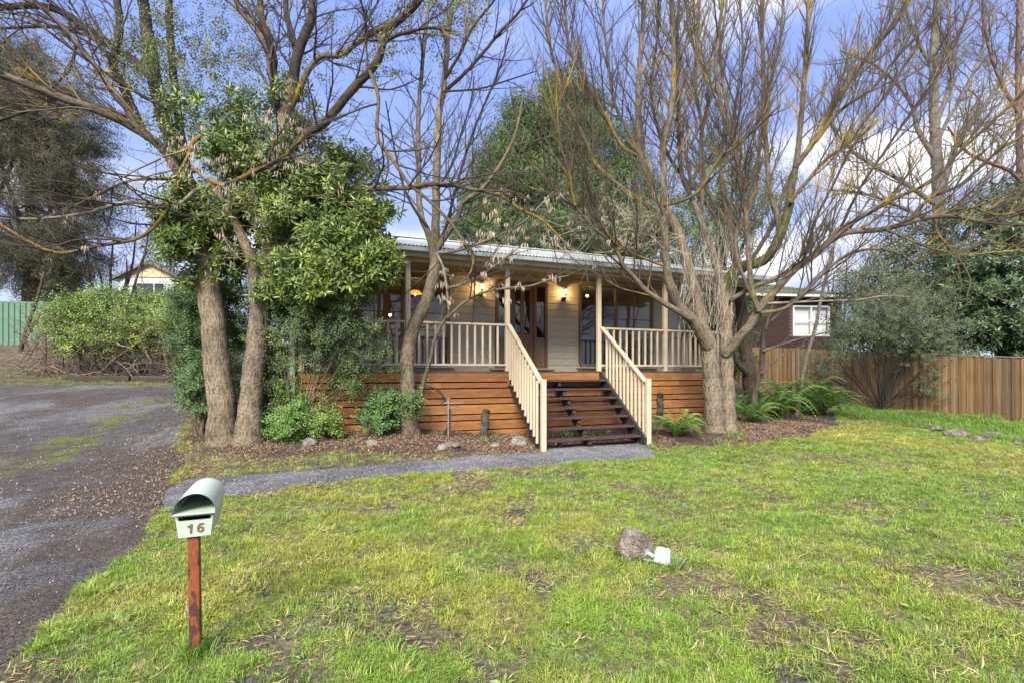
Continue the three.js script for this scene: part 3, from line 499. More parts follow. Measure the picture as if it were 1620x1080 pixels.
// ------------------------------------------------------------------ neighbouring houses
{
  // brick house beyond the right fence
  const D = 27, p = P(1330, 0, D), x1 = 0, W = 8, gy = 1.0, eave = EYE - (470 - HY) / F * D;
  const h = thing('brick_house', 'dark red brick house with grey tiled roof behind the paling fence', 'house', [p.x, gy, p.z], 0.12);
  const brickM = [[0.06, 0.028, 0.024], [0.05, 0.024, 0.022], [0.072, 0.033, 0.027]].map(([r, g, b]) => std({ color: RGB(r, g, b), roughness: 0.95, map: rep(TX.stone, 3, 3) }));
  const eh = eave - gy, wx0 = -2.7, wx1 = -0.72, wy0 = EYE - (531 - HY) / F * D - gy, wy1 = EYE - (486 - HY) / F * D - gy;
  const wall = mesh('wall', merge([bx(W + wx0, eh, 0.2, (-W + wx0) / 2, eh / 2, 0), bx(0 - wx1, eh, 0.2, wx1 / 2, eh / 2, 0), bx(wx1 - wx0, wy0, 0.2, (wx0 + wx1) / 2, wy0 / 2, 0), bx(wx1 - wx0, eh - wy1, 0.2, (wx0 + wx1) / 2, (eh + wy1) / 2, 0), bx(0.2, eh, 6, -0.1, eh / 2, -3.11), bx(0.2, eh, 6, -W + 0.1, eh / 2, -3.11)]), std({ color: RGB(0.08, 0.055, 0.048) }), h);
  // the brick face: courses joined (too fine to pick apart at this distance)
  { const R = rng(5), parts = [[], [], []]; for (let r = 6; r * 0.086 < eh; r++) for (let k = 0; k < W / 0.24; k++) { const x = -W + 0.12 + k * 0.24 + (r % 2 ? 0.12 : 0), y = r * 0.086 + 0.04; if (x > -0.1 ||  (x > wx0 - 0.15 && x < wx1 + 0.15 && y > wy0 - 0.06 && y < wy1 + 0.06)) continue; parts[Math.floor(R() * 3)].push(bx(0.23, 0.076, 0.02, x, y, 0.108)); } parts.forEach((q, i) => { const m = mesh('brickwork', merge(q), brickM[i], h); m.userData.kind = 'stuff'; }); }
  const fr = [], fw = 0.07; for (const x of [wx0, (wx0 + wx1) / 2, wx1]) fr.push(bx(fw, wy1 - wy0, 0.1, x, (wy0 + wy1) / 2, 0.06)); for (const y of [wy0, wy1]) fr.push(bx(wx1 - wx0 + fw, fw, 0.104, (wx0 + wx1) / 2, y, 0.06));
  const win = mesh('window', merge(fr), M.white, h), yb = (wy0 + wy1) / 2;
  for (const s of [0, 1]) { const a = lerp(wx0, wx1, s / 2), w = (wx1 - wx0) / 2; put('sash_bar', cbox(w - fw, 0.05, 0.06, 0.004), M.white, win, a + w / 2, yb, 0.07); for (const t of [0, 1]) put('pane', new THREE.PlaneGeometry(w - fw, (wy1 - wy0) / 2 - 0.05), M.glass, win, a + w / 2, lerp(wy0, wy1, t / 2) + (wy1 - wy0) / 4, 0.06); }
  put('curtain', new THREE.PlaneGeometry(wx1 - wx0, wy1 - wy0), std({ color: RGB(0.55, 0.56, 0.56), side: THREE.DoubleSide }), win, (wx0 + wx1) / 2, yb, -0.12);
  // hipped roof in courses of tiles
  const ov = 0.5, rise = 1.15, run = 3.3, tileM = [[0.3, 0.3, 0.22], [0.24, 0.245, 0.18], [0.35, 0.345, 0.27]].map(([r, g, b]) => std({ color: RGB(r, g, b), map: rep(TX.stone, 2, 2) }));
  const roof = mesh('roof', (() => { const pts = [V(-W - ov, eh, ov), V(ov, eh, ov), V(ov, eh, -6.6), V(-W - ov, eh, -6.6), V(-W + 2.8, eh + rise, -3), V(-2.8, eh + rise, -3), V(-W - ov, eh - 0.06, ov), V(ov, eh - 0.06, ov), V(ov, eh - 0.06, -6.6), V(-W - ov, eh - 0.06, -6.6)]; return finish(new ConvexGeometry(pts)); })(), tileM[1], h);
  for (let r = 0; r < 10; r++) { const t = r / 10, y = eh + 0.03 + rise * t, z = ov - (3 + ov) * t, xa = -W - ov + (2.8 + ov) * t, xb = ov - (2.8 + ov) * t; const m = put('tile_course', cbox(xb - xa, 0.035, 0.38, 0.008), tileM[r % 3], roof, (xa + xb) / 2, y + 0.045, z - 0.14); m.rotation.x = 0.2; }
  put('gutter', cbox(W + 2 * ov + 0.1, 0.11, 0.1, 0.01), M.white, roof, -W / 2, eh - 0.05, ov + 0.06); put('soffit', cbox(W + 2 * ov, 0.03, ov - 0.13, 0.004), M.creamDark, roof, -W / 2, eh - 0.09, ov / 2 + 0.06);
}
{
  // white gabled house far up the slope on the left
  const D = 36, ap = P(237, 414, D), gy = ap.y - 5, h = thing('gabled_house', 'white weatherboard house with grey gabled roof far behind the hedge', 'house', [ap.x, gy, ap.z], 0.05);
  const hw = 2.3, ey = 5 - 1.08; const core = mesh('wall', bx(hw * 2 - 0.35, ey + 3, 6, 0, ey / 2 - 1.5, -3.04), M.white, h);
  for (let r = 0; r < 24; r++) { const y = ey - 0.2 - r * 0.2; put('weatherboard', cbox(hw * 2 - 0.35, 0.195, 0.03, 0.006), M.white, core, 0, y, 0.0 - (r % 2) * 0.004); }
  { const s = new THREE.Shape([[-hw + 0.1, ey], [0, 4.86], [hw - 0.1, ey]].map(([a, b]) => new THREE.Vector2(a, b))); put('gable', finish(new THREE.ExtrudeGeometry(s, { depth: 0.06, bevelEnabled: false })), std({ color: RGB(0.62, 0.52, 0.3) }), h, 0, 0, -0.04); }
  const grey = std({ color: RGB(0.3, 0.28, 0.27), map: TX.stone }); const roof = mesh('roof', merge([bar(V(-hw - 0.35, ey - 0.2, -3), V(0.02, 5, -3), 6.6, 0.09), bar(V(hw + 0.35, ey - 0.2, -3), V(-0.02, 5, -3), 6.6, 0.09)]), grey, h);
  for (const s of [-1, 1]) mesh('barge_board', bar(V(s * (hw + 0.35), ey - 0.28, 0.33), V(0, 4.93, 0.33), 0.03, 0.15), grey, roof);
  const w = mesh('window', merge([bx(2, 0.07, 0.06, 0, ey - 0.42, 0.04), bx(0.07, 1.1, 0.06, -0.98, ey - 0.95, 0.04), bx(0.07, 1.1, 0.06, 0.98, ey - 0.95, 0.04), bx(0.07, 1.1, 0.058, 0.3, ey - 0.95, 0.04), bx(2, 0.07, 0.062, 0, ey - 1.5, 0.04)]), M.white, h); put('pane', bx(1.96, 1.08, 0.02, 0, 0, 0), std({ color: RGB(0.05, 0.055, 0.06), roughness: 0.1 }), w, 0, ey - 0.96, 0.03);
}

// ------------------------------------------------------------------ trees
const UP = V(0, 1, 0);
const BARK = { trunk: [0.33, 0.26, 0.175], grey: [0.2, 0.165, 0.125], dark: [0.06, 0.046, 0.034], pale: [0.34, 0.29, 0.23], brown: [0.13, 0.095, 0.065], black: [0.014, 0.011, 0.01] };
function barkColour(c, lichen, seed) {
  return (p) => { const n = 0.72 + 0.56 * noise3(p.x * 5 + seed, p.y * 3, p.z * 5), l = lichen ? smooth(1 - lichen, 1 - lichen + 0.12, fbm(p.x * 2.6 + seed * 3, p.y * 2.6, p.z * 2.6, 3)) : 0; return [lerp(c[0] * n, 0.36, l), lerp(c[1] * n, 0.245, l), lerp(c[2] * n, 0.035, l)]; };
}
const sidesFor = (r) => r > 0.11 ? 16 : r > 0.05 ? 10 : r > 0.02 ? 6 : r > 0.009 ? 4 : 3;
function limb(st, D0, D1, pts, w0, w1, colour, o = {}) {       // traced through places in the frame, D0 to D1 metres away
  const v = pts.map(([x, y], i) => P(x, y, lerp(D0, D1, i / (pts.length - 1)))), r0 = w0 / 2 / F * D0, r1 = w1 / 2 / F * D1;
  if (o.base) v[0].y = height(v[0].x, v[0].z) - 0.1;
  const c = curve(v, Math.max(0.05, Math.min(0.14, r0 * 1.3)));
  const R = rng(Math.round(pts[0][0] * 31 + pts[0][1])); for (let i = 1; i < c.length - 1; i++) { const k = 0.12 * r0 + 0.004; c[i].x += (R() - 0.5) * k; c[i].z += (R() - 0.5) * k; }
  const rad = (t) => lerp(r0, r1, Math.pow(t, 0.85)) * (o.flare ? 1 + o.flare * Math.pow(clamp(1 - t * 6), 2) : 1);
  st.tube(c, rad, sidesFor(r0), colour, r0 > 0.05 ? 0.07 : 0.05); return { c, rad };
}
// side branches and twigs along a limb
function sprout(st, c, r, depth, len, o, R) {
  const n = c.length, total = c.reduce((s, p, i) => i ? s + p.distanceTo(c[i - 1]) : 0, 0), kids = Math.max(1, Math.round(total * o.dens[depth] * (0.8 + 0.4 * R()))); let side = R() * 6.28;
  for (let k = 0; k < kids; k++) {
    const t = lerp(o.from ?? 0.15, 1, (k + R()) / kids), i = Math.min(n - 2, Math.floor(t * (n - 1))), base = c[i], tan = c[i + 1].clone().sub(c[i]).normalize(); side += 2.4 + R();
    const a = V(0, 0, 1).applyAxisAngle(UP, side), perp = a.addScaledVector(tan, -a.dot(tan)).normalize(), ang = lerp(0.45, 1.0, R()), d = tan.clone().multiplyScalar(Math.cos(ang)).addScaledVector(perp, Math.sin(ang)).addScaledVector(UP, o.up ?? 0.2).normalize();
    const L = len * lerp(0.45, 1.1, R()) * (1 - 0.35 * t), r0 = Math.min(r(t) * 0.6, o.rmax[depth]); shoot(st, base, d, L, r0, depth, o, R);
  }
}
function shoot(st, base, dir, L, r0, depth, o, R) {
  const seg = Math.max(2, Math.min(9, Math.round(L / (depth ? 0.13 : 0.09)))), pts = [base.clone()], d = dir.clone();
  for (let s = 0; s < seg; s++) { d.x += (R() - 0.5) * o.curl; d.y += (R() - 0.5) * o.curl + (o.grav ?? 0.05); d.z += (R() - 0.5) * o.curl; d.normalize(); pts.push(pts[s].clone().addScaledVector(d, L / seg)); }
  const r1 = Math.max(r0 * 0.35, 0.0018), rad = (t) => lerp(r0, r1, t); st.tube(pts, rad, sidesFor(r0), o.colour, 0, false); (o.tips ??= []).push(pts[seg]);
  if (depth > 0) sprout(st, pts, rad, depth - 1, L * 0.55, { ...o, from: 0.2, tips: o.tips }, R);
}
// leaves: a few folded faces each, gathered in sprays
function leafInto(list, at, dir, len, wid, roll, droop = 0.15) {
  const x = dir.clone().normalize(), s = V().crossVectors(x, UP); if (s.lengthSq() < 1e-4) s.set(1, 0, 0); s.normalize().applyAxisAngle(x, roll); const n = V().crossVectors(s, x), q = (a, b, c) => at.clone().addScaledVector(x, a * len).addScaledVector(s, b * wid).addScaledVector(n, c * len);
  const A = q(0, 0, 0), B = q(0.4, 0.5, 0.04), C = q(1, 0, -droop), Dd = q(0.4, -0.5, 0.04), E = q(0.45, 0, -0.05); for (const t of [[A, E, B], [B, E, C], [A, Dd, E], [Dd, C, E]]) for (const v of t) list.push(v.x, v.y, v.z);
}
function geoFrom(list) { const g = new THREE.BufferGeometry(); g.setAttribute('position', new THREE.Float32BufferAttribute(list, 3)); g.computeVertexNormals(); return g; }
function spray(seed, n, size, len, wid, o = {}) {       // leaves round a short shoot
  const R = rng(seed), l = []; for (let k = 0; k < n; k++) { const a = k * 2.4 + R(), h = (k + 0.5) / n, d = V(Math.cos(a), lerp(o.lo ?? -0.3, o.hi ?? 1, h) + (R() - 0.5) * 0.4, Math.sin(a)).normalize(); leafInto(l, V(0, h * size, 0).addScaledVector(d, 0.02), d, len * lerp(0.7, 1.15, R()), wid * lerp(0.8, 1.15, R()), (R() - 0.5) * 1.4, o.droop); } return geoFrom(l);
}
function scatter(parent, name, geos, mat, spots, tint, seed, kind = 'stuff') {       // spots: {p, s, d}
  const R = rng(seed), each = geos.map(() => []); for (const s of spots) each[Math.floor(R() * geos.length)].push(s);
  const q = new THREE.Quaternion(), q2 = new THREE.Quaternion(), m = new THREE.Matrix4(), col = new THREE.Color();
  geos.forEach((g, k) => {
    if (!each[k].length) return; const im = new THREE.InstancedMesh(g, mat, each[k].length); im.name = parent === scene ? numbered(name) : name; im.castShadow = im.receiveShadow = true; im.userData.kind = kind;
    each[k].forEach((s, i) => { q.setFromUnitVectors(UP, (s.d ?? UP).clone().normalize()); q2.setFromAxisAngle(UP, R() * 6.28); q.multiply(q2); m.compose(s.p, q, V(s.s, s.s, s.s)); im.setMatrixAt(i, m); const c = tint(s, R); col.setRGB(c[0], c[1], c[2]); im.setColorAt(i, col); }); parent.add(im);
  });
}
// places for sprays: clumps over the surface of each lobe; lobes are [px, py, D, radius px, squash]
function lobes(list, perLobe, seed, o = {}) {
  const R = rng(seed), out = [];
  for (const [px, py, D, rp, sq = 1, dens = 1] of list) {
    const c = P(px, py, D), r = rp / F * D, subs = o.subs ?? 22, S = [];
    for (let k = 0; k < subs; k++) { const z = R() * 2 - 1, a = R() * 6.28, h = Math.sqrt(1 - z * z), m = lerp(0.45, 1, Math.sqrt(R())); S.push(V(h * Math.cos(a), z * sq, h * Math.sin(a)).multiplyScalar(r * m)); }
    for (let k = 0; k < perLobe * dens; k++) { const s = S[Math.floor(R() * subs)], g = () => (R() + R() + R() - 1.5) * r * (o.spread ?? 0.42); const off = V(s.x + g(), s.y + g() * 0.75, s.z + g()), d = off.clone().normalize().multiplyScalar(0.8).add(V((R() - 0.5) * 0.9, o.lift ?? 0.5, (R() - 0.5) * 0.9)); out.push({ p: c.clone().add(off), s: lerp(0.7, 1.25, R()), d, o: off.length() / r }); }
  }
  return out;
}
const local = (g, t) => { g.translate(-t.position.x, -t.position.y, -t.position.z); return g; };
const localSpots = (spots, t) => { for (const s of spots) s.p.sub(t.position); return spots; };
function treeThing(name, label, px, py, D, group) { const b = P(px, py, D); b.y = height(b.x, b.z); return thing(name, label, 'tree', [b.x, b.y, b.z], 0, group); }
const greens = (a, b, y = 0.12) => (s, R) => { const t = R(), k = 0.75 + 0.5 * R(), f = R() < y ? 1.5 : 1; return [lerp(a[0], b[0], t) * k * f, lerp(a[1], b[1], t) * k * lerp(1, f, 0.75), lerp(a[2], b[2], t) * k]; };
const LEAF = new THREE.MeshPhysicalMaterial({ color: 0xffffff, roughness: 0.42, side: THREE.DoubleSide, transmission: 0.22, thickness: 0 });
const LEAFM = new THREE.MeshPhysicalMaterial({ color: 0xffffff, roughness: 0.7, side: THREE.DoubleSide, transmission: 0.25, thickness: 0 });
const SEEDM = std({ color: 0xffffff, roughness: 0.9, side: THREE.DoubleSide });
const glossy = [1, 2, 3].map((k) => spray(k, 13, 0.1, 0.105, 0.034)), small = [4, 5, 6].map((k) => spray(k, 16, 0.22, 0.05, 0.022)), strap = [7, 8].map((k) => spray(k, 10, 0.2, 0.11, 0.016, { lo: -1, hi: -0.2, droop: 0.35 })), needle = [9, 10].map((k) => spray(k, 26, 0.42, 0.17, 0.016, { lo: -0.9, hi: 0.4, droop: 0.5 })), broad = [11, 12].map((k) => spray(k, 12, 0.25, 0.17, 0.07));
const keys = [13, 14].map((k) => { const R = rng(k), l = []; for (let i = 0; i < 7; i++) leafInto(l, V((R() - 0.5) * 0.08, -R() * 0.06, (R() - 0.5) * 0.08), V((R() - 0.5) * 0.6, -1, (R() - 0.5) * 0.6), lerp(0.05, 0.11, R()), 0.011, R() * 3, 0.1); return geoFrom(l); });
const tan = (s, R) => { const k = 0.7 + 0.6 * R(); return [0.42 * k, 0.34 * k, 0.26 * k]; };

// --- twin trunked tree beside the drive
{
  const t = treeThing('twin_trunk_tree', 'twin trunked tree with glossy green leaves and lichened boughs beside the drive', 372, 698, 9), R = rng(101), st = new Store(), tw = new Store();
  const tr = barkColour(BARK.trunk, 0.0, 1), br = barkColour(BARK.brown, 0.3, 2), li = barkColour([0.2, 0.16, 0.11], 0.55, 3), dk = barkColour(BARK.dark, 0.22, 4), pale = barkColour([0.42, 0.37, 0.3], 0.2, 5);
  limb(st, 9, 9, [[356, 702], [351, 640], [344, 570], [337, 510], [331, 460], [326, 420], [318, 385]], 46, 31, tr, { base: true, flare: 0.45 });
  limb(st, 9, 9.6, [[318, 390], [305, 330], [277, 240], [252, 160], [238, 90], [226, 0], [220, -80]], 30, 14, dk);
  limb(st, 9.2, 9.9, [[305, 330], [288, 230], [275, 130], [268, 40], [266, -70]], 15, 9, dk);
  limb(st, 8.9, 8.9, [[393, 702], [397, 640], [404, 570], [411, 510], [415, 470], [424, 430], [432, 390], [440, 300], [448, 210], [462, 130]], 38, 20, tr, { base: true, flare: 0.4 });
  const tops = [];
  const add = (...a) => { const l = limb(...a); tops.push(l); return l; };
  limb(st, 8.85, 8.5, [[409, 530], [408, 495], [403, 455], [400, 420], [389, 389], [371, 353], [355, 327], [342, 302], [329, 284]], 22, 11, barkColour([0.3, 0.235, 0.155], 0.05, 6));
  limb(st, 9, 8.9, [[334, 462], [346, 425], [351, 405], [358, 385], [365, 350], [378, 322], [392, 300], [410, 270]], 14, 8, barkColour([0.25, 0.19, 0.125], 0.05, 6));
  add(st, 9, 8.2, [[290, 290], [258, 236], [204, 198], [155, 175], [111, 160], [55, 138], [0, 118], [-60, 100]], 15, 11, barkColour([0.17, 0.13, 0.09], 0.12, 7));
  add(st, 9.3, 9.5, [[275, 170], [240, 125], [213, 98], [178, 73], [133, 42], [95, 18], [62, 9], [0, 12], [-50, 16]], 14, 9, dk); add(st, 9.2, 9.4, [[222, 204], [200, 151], [178, 100], [189, 44], [184, 0], [180, -60]], 15, 9, dk);
  add(st, 9, 8.6, [[240, 222], [213, 195], [193, 162], [167, 129], [147, 100], [100, 45], [54, 0], [20, -40]], 9, 6, barkColour([0.19, 0.15, 0.11], 0.05, 8)); add(st, 9, 8.8, [[262, 172], [236, 158], [191, 131], [147, 102], [90, 60], [45, 25]], 6, 3, dk); add(st, 9.3, 9.6, [[200, 185], [150, 168], [60, 172], [0, 190], [-40, 205]], 6, 5, dk); add(st, 9.2, 9.1, [[120, 70], [110, 110], [95, 125], [82, 140], [70, 165]], 5, 3, br); add(st, 9.3, 9.7, [[130, 45], [60, 42], [0, 45]], 7, 4, dk);
  add(st, 8.9, 9.1, [[462, 130], [464, 122], [469, 89], [484, 51], [493, 22], [495, -60]], 18, 11, dk); add(st, 9, 9.3, [[469, 82], [460, 49], [453, 22], [450, -50]], 11, 7, dk); add(st, 8.9, 9, [[440, 180], [433, 115], [433, 93], [422, 60], [413, 22], [410, -50]], 12, 8, barkColour(BARK.dark, 0.4, 9)); add(st, 8.8, 8.7, [[430, 150], [427, 122], [418, 73], [404, 42], [391, 31], [378, 13], [370, -20]], 6, 4, li);
  add(st, 8.9, 8.9, [[455, 180], [475, 138], [487, 111], [507, 90], [542, 87], [560, 71], [600, 47], [640, 20], [670, -20]], 11, 5, li); add(st, 8.9, 8.7, [[440, 250], [480, 216], [515, 193], [547, 153], [567, 131], [598, 95], [611, 49], [633, 31], [662, 0], [680, -40]], 15, 11, br); add(st, 8.8, 8.6, [[611, 62], [640, 52], [680, 44], [712, 48]], 7, 4, br);
  add(st, 8.8, 8.2, [[460, 290], [530, 306], [560, 302], [604, 298], [649, 297], [680, 291], [715, 293], [749, 300], [787, 307], [820, 329], [858, 349], [890, 380]], 11, 4, barkColour([0.2, 0.17, 0.11], 0.5, 10)); add(st, 8.7, 8.3, [[585, 112], [598, 153], [596, 200], [598, 221], [618, 249], [649, 293], [671, 311], [693, 331], [716, 356], [733, 382], [747, 400], [749, 416], [742, 440]], 6, 5, li);
  // low lichened boughs over the lawn, some bleached
  add(st, 8.5, 7.9, [[335, 292], [311, 300], [283, 322], [240, 322], [200, 320], [130, 338], [60, 346], [0, 345], [-40, 340]], 7, 4, barkColour([0.4, 0.35, 0.28], 0.35, 11)); add(st, 8.5, 7.8, [[320, 270], [290, 272], [278, 300], [262, 335], [240, 362], [215, 378], [160, 388], [90, 400], [50, 385], [0, 355]], 7, 4, li); add(st, 8.5, 8.2, [[329, 284], [352, 292], [370, 287], [400, 272], [430, 258], [460, 240], [480, 215]], 9, 6, li); add(st, 8.4, 8.1, [[400, 272], [430, 268], [450, 250], [470, 255], [495, 262], [520, 250]], 5, 3, pale); add(st, 8.5, 8, [[310, 270], [270, 282], [210, 285], [170, 300], [110, 330]], 6, 3, li); add(st, 8.4, 8.3, [[318, 215], [305, 225], [298, 245], [285, 270]], 8, 5, li); add(st, 8.4, 8.2, [[350, 360], [356, 380], [370, 400], [382, 412]], 3, 2, pale); add(st, 8.4, 8.2, [[405, 310], [404, 340], [403, 360]], 3, 2, pale); add(st, 8.5, 8.1, [[470, 290], [455, 305], [447, 318], [442, 345]], 4, 2, pale);
  for (const l of tops) sprout(tw, l.c, l.rad, 2, 1.7, { dens: [8, 6.5, 4.2], rmax: [0.0045, 0.009, 0.02], curl: 0.42, up: 0.12, grav: 0.02, colour: R() < 0.25 ? barkColour([0.13, 0.1, 0.06], 0.42, 12) : dk }, R);
  mesh('trunk', local(st.build(), t), M.bark, t); mesh('twigs', local(tw.build(), t), M.twig, t);
  // leaf masses: lower glossy crown, thinner upper part
  const low = lobes([[300, 390, 8.9, 48], [280, 370, 8.7, 26, 1, 0.4], [340, 340, 9.1, 50], [345, 420, 9.3, 40], [410, 330, 9.2, 55], [395, 260, 9.2, 55], [450, 400, 9.3, 55], [470, 320, 8.7, 52], [520, 350, 8.7, 52], [560, 350, 8.6, 38], [555, 410, 8.5, 42], [505, 430, 8.7, 50], [560, 440, 8.6, 30], [460, 455, 9, 40], [540, 290, 8.9, 45, 1, 0.8], [430, 200, 9.2, 55, 1, 0.7], [340, 220, 9.2, 60, 1, 0.7], [500, 250, 9.1, 48, 1, 0.7], [580, 390, 8.5, 28], [300, 330, 8.8, 40, 1, 0.8], [480, 370, 8.6, 50], [430, 290, 8.8, 50], [598, 420, 8.4, 24, 1, 0.5], [590, 350, 8.5, 26, 1, 0.4], [510, 300, 8.5, 30, 1, 0.5]], 320, 7, { spread: 0.5, subs: 14 });
  scatter(t, 'crown', glossy, LEAF, localSpots(low, t), greens([0.085, 0.145, 0.03], [0.19, 0.255, 0.05], 0.22), 71);
  const high = lobes([[300, 150, 9.6, 80], [330, 70, 9.8, 70], [290, 40, 9.8, 60], [380, 120, 9.8, 60, 1, 0.6], [240, 110, 9.5, 45, 1, 0.5], [420, 60, 9.6, 70, 1, 0.4], [500, 60, 9.7, 70, 1, 0.4], [140, 150, 9.4, 40, 1, 0.3], [600, 85, 8.8, 35, 1, 0.35], [660, 20, 8.9, 45, 1, 0.4]], 170, 8, { spread: 0.6 });
  scatter(t, 'crown', small, LEAFM, localSpots(high, t), greens([0.1, 0.125, 0.035], [0.19, 0.2, 0.06], 0.1), 72);
  scatter(t, 'crown', strap, LEAFM, localSpots(lobes([[250, 130, 8.9, 45], [290, 180, 8.9, 55], [225, 90, 9, 35, 1, 0.6]], 90, 9, { spread: 0.6, lift: 0 }), t), greens([0.13, 0.18, 0.07], [0.2, 0.25, 0.09], 0.1), 73);
  const hang = []; for (const l of tops.slice(-9)) for (let k = 0; k < 7; k++) hang.push({ p: l.c[Math.floor(R() * l.c.length)].clone().add(V((R() - 0.5) * 0.3, -0.04 + (R() - 0.3) * 0.2, (R() - 0.5) * 0.3)), s: 0.6 + R() * 0.8 });
  hang.push(...lobes([[300, 225, 8.4, 34], [330, 260, 8.3, 34], [440, 200, 8.5, 40], [400, 250, 8.4, 45], [470, 220, 8.4, 40], [510, 280, 8.4, 30, 1, 0.5]], 16, 10, { spread: 0.9 }).map((s) => ({ p: s.p, s: 0.5 + s.s * 0.8 })));
  scatter(t, 'seed_keys', keys, SEEDM, localSpots(hang, t), tan, 74);
}
// --- slim tree in front of the verandah
{
  const t = treeThing('slim_tree', 'slim bent tree growing close in front of the verandah railing', 648, 685, 9.35), R = rng(102), st = new Store(), tw = new Store(), tops = [];
  const b = barkColour([0.31, 0.245, 0.16], 0.08, 21), li = barkColour([0.19, 0.15, 0.1], 0.42, 22), dk = barkColour([0.075, 0.058, 0.042], 0.15, 23), pale = barkColour([0.4, 0.34, 0.27], 0.05, 24);
  limb(st, 9.35, 9.2, [[651, 692], [647, 650], [644, 600], [645, 560], [651, 528], [663, 500], [673, 478], [682, 452], [688, 425], [688, 395], [688, 380]], 25, 19, b, { base: true, flare: 0.5 });
  const add = (...a) => { const l = limb(...a); tops.push(l); return l; };
  add(st, 9.2, 9.4, [[688, 392], [689, 353], [690, 309], [691, 264], [692, 220], [695, 178], [702, 138], [704, 111], [707, 84], [709, 49], [713, 22], [722, -40]], 15, 6, b); add(st, 9.2, 9.6, [[685, 395], [675, 364], [667, 344], [662, 309], [662, 264], [662, 178], [667, 111], [673, 55], [682, -30]], 11, 4, b); add(st, 9.2, 8.7, [[690, 400], [697, 385], [713, 362], [724, 344], [733, 320], [760, 302], [773, 287], [787, 267], [804, 238], [816, 210], [828, 150]], 11, 3, b); add(st, 9.3, 9.1, [[702, 146], [738, 113], [767, 80], [793, 49], [820, 20], [840, -10]], 7, 4, dk); add(st, 9.3, 9.6, [[704, 125], [729, 82], [749, 42], [782, 0], [800, -30]], 5, 3, dk); add(st, 9.2, 8.9, [[690, 395], [705, 360], [718, 310], [735, 250], [760, 180], [790, 110], [805, 60]], 6, 3, dk); add(st, 9.2, 9.5, [[676, 360], [655, 330], [640, 300], [625, 240], [610, 160]], 5, 2, dk); add(st, 9.1, 9, [[692, 300], [715, 260], [730, 210], [745, 160], [750, 120]], 5, 2, dk); add(st, 9.1, 8.8, [[700, 145], [760, 140], [800, 128], [850, 112]], 4, 2, dk);
  add(st, 9.1, 8.4, [[690, 400], [715, 398], [750, 388], [790, 372], [830, 350], [860, 320], [880, 300]], 6, 3, pale);
  // thin second stem with long drooping pale twigs
  limb(st, 9.2, 8.9, [[659, 655], [668, 612], [680, 570], [690, 530], [702, 508], [710, 497], [709, 470], [705, 440], [697, 415], [690, 398]], 7, 4, barkColour([0.22, 0.18, 0.1], 0.15, 25));
  add(st, 8.9, 8.3, [[708, 502], [735, 478], [765, 463], [800, 456], [840, 452], [870, 442], [900, 436]], 5, 2, pale); add(st, 8.9, 8.2, [[709, 456], [730, 450], [755, 440], [790, 415], [830, 385], [850, 370]], 5, 2, pale); add(st, 8.9, 8.6, [[690, 400], [700, 420], [706, 450], [710, 490]], 4, 3, pale);
  for (const l of tops) sprout(tw, l.c, l.rad, 2, 1.3, { dens: [8, 6.5, 4], rmax: [0.004, 0.007, 0.014], curl: 0.34, up: 0.25, grav: 0.03, colour: R() < 0.2 ? li : dk }, R);
  mesh('trunk', local(st.build(), t), M.bark, t); mesh('twigs', local(tw.build(), t), M.twig, t);
  const hang = []; for (const l of tops.slice(-4)) for (let k = 0; k < 14; k++) hang.push({ p: l.c[Math.floor((0.3 + 0.7 * R()) * (l.c.length - 1))].clone().add(V((R() - 0.5) * 0.25, (R() - 0.55) * 0.25, (R() - 0.5) * 0.25)), s: 0.6 + R() * 0.8 }); hang.push(...lobes([[800, 330, 8.6, 40], [840, 345, 8.6, 40], [790, 370, 8.6, 35]], 16, 15, { spread: 0.9 }).map((s) => ({ p: s.p, s: 0.5 + s.s * 0.8 })));
  scatter(t, 'seed_keys', keys, SEEDM, localSpots(hang, t), tan, 75);
  scatter(t, 'crown', small, LEAFM, localSpots(lobes([[735, 60, 9.4, 40, 1.2, 0.5], [720, 10, 9.4, 30], [700, 90, 9.4, 35, 1, 0.3]], 90, 16, { spread: 0.7 }), t), greens([0.1, 0.15, 0.04], [0.18, 0.22, 0.06], 0.1), 76);
}
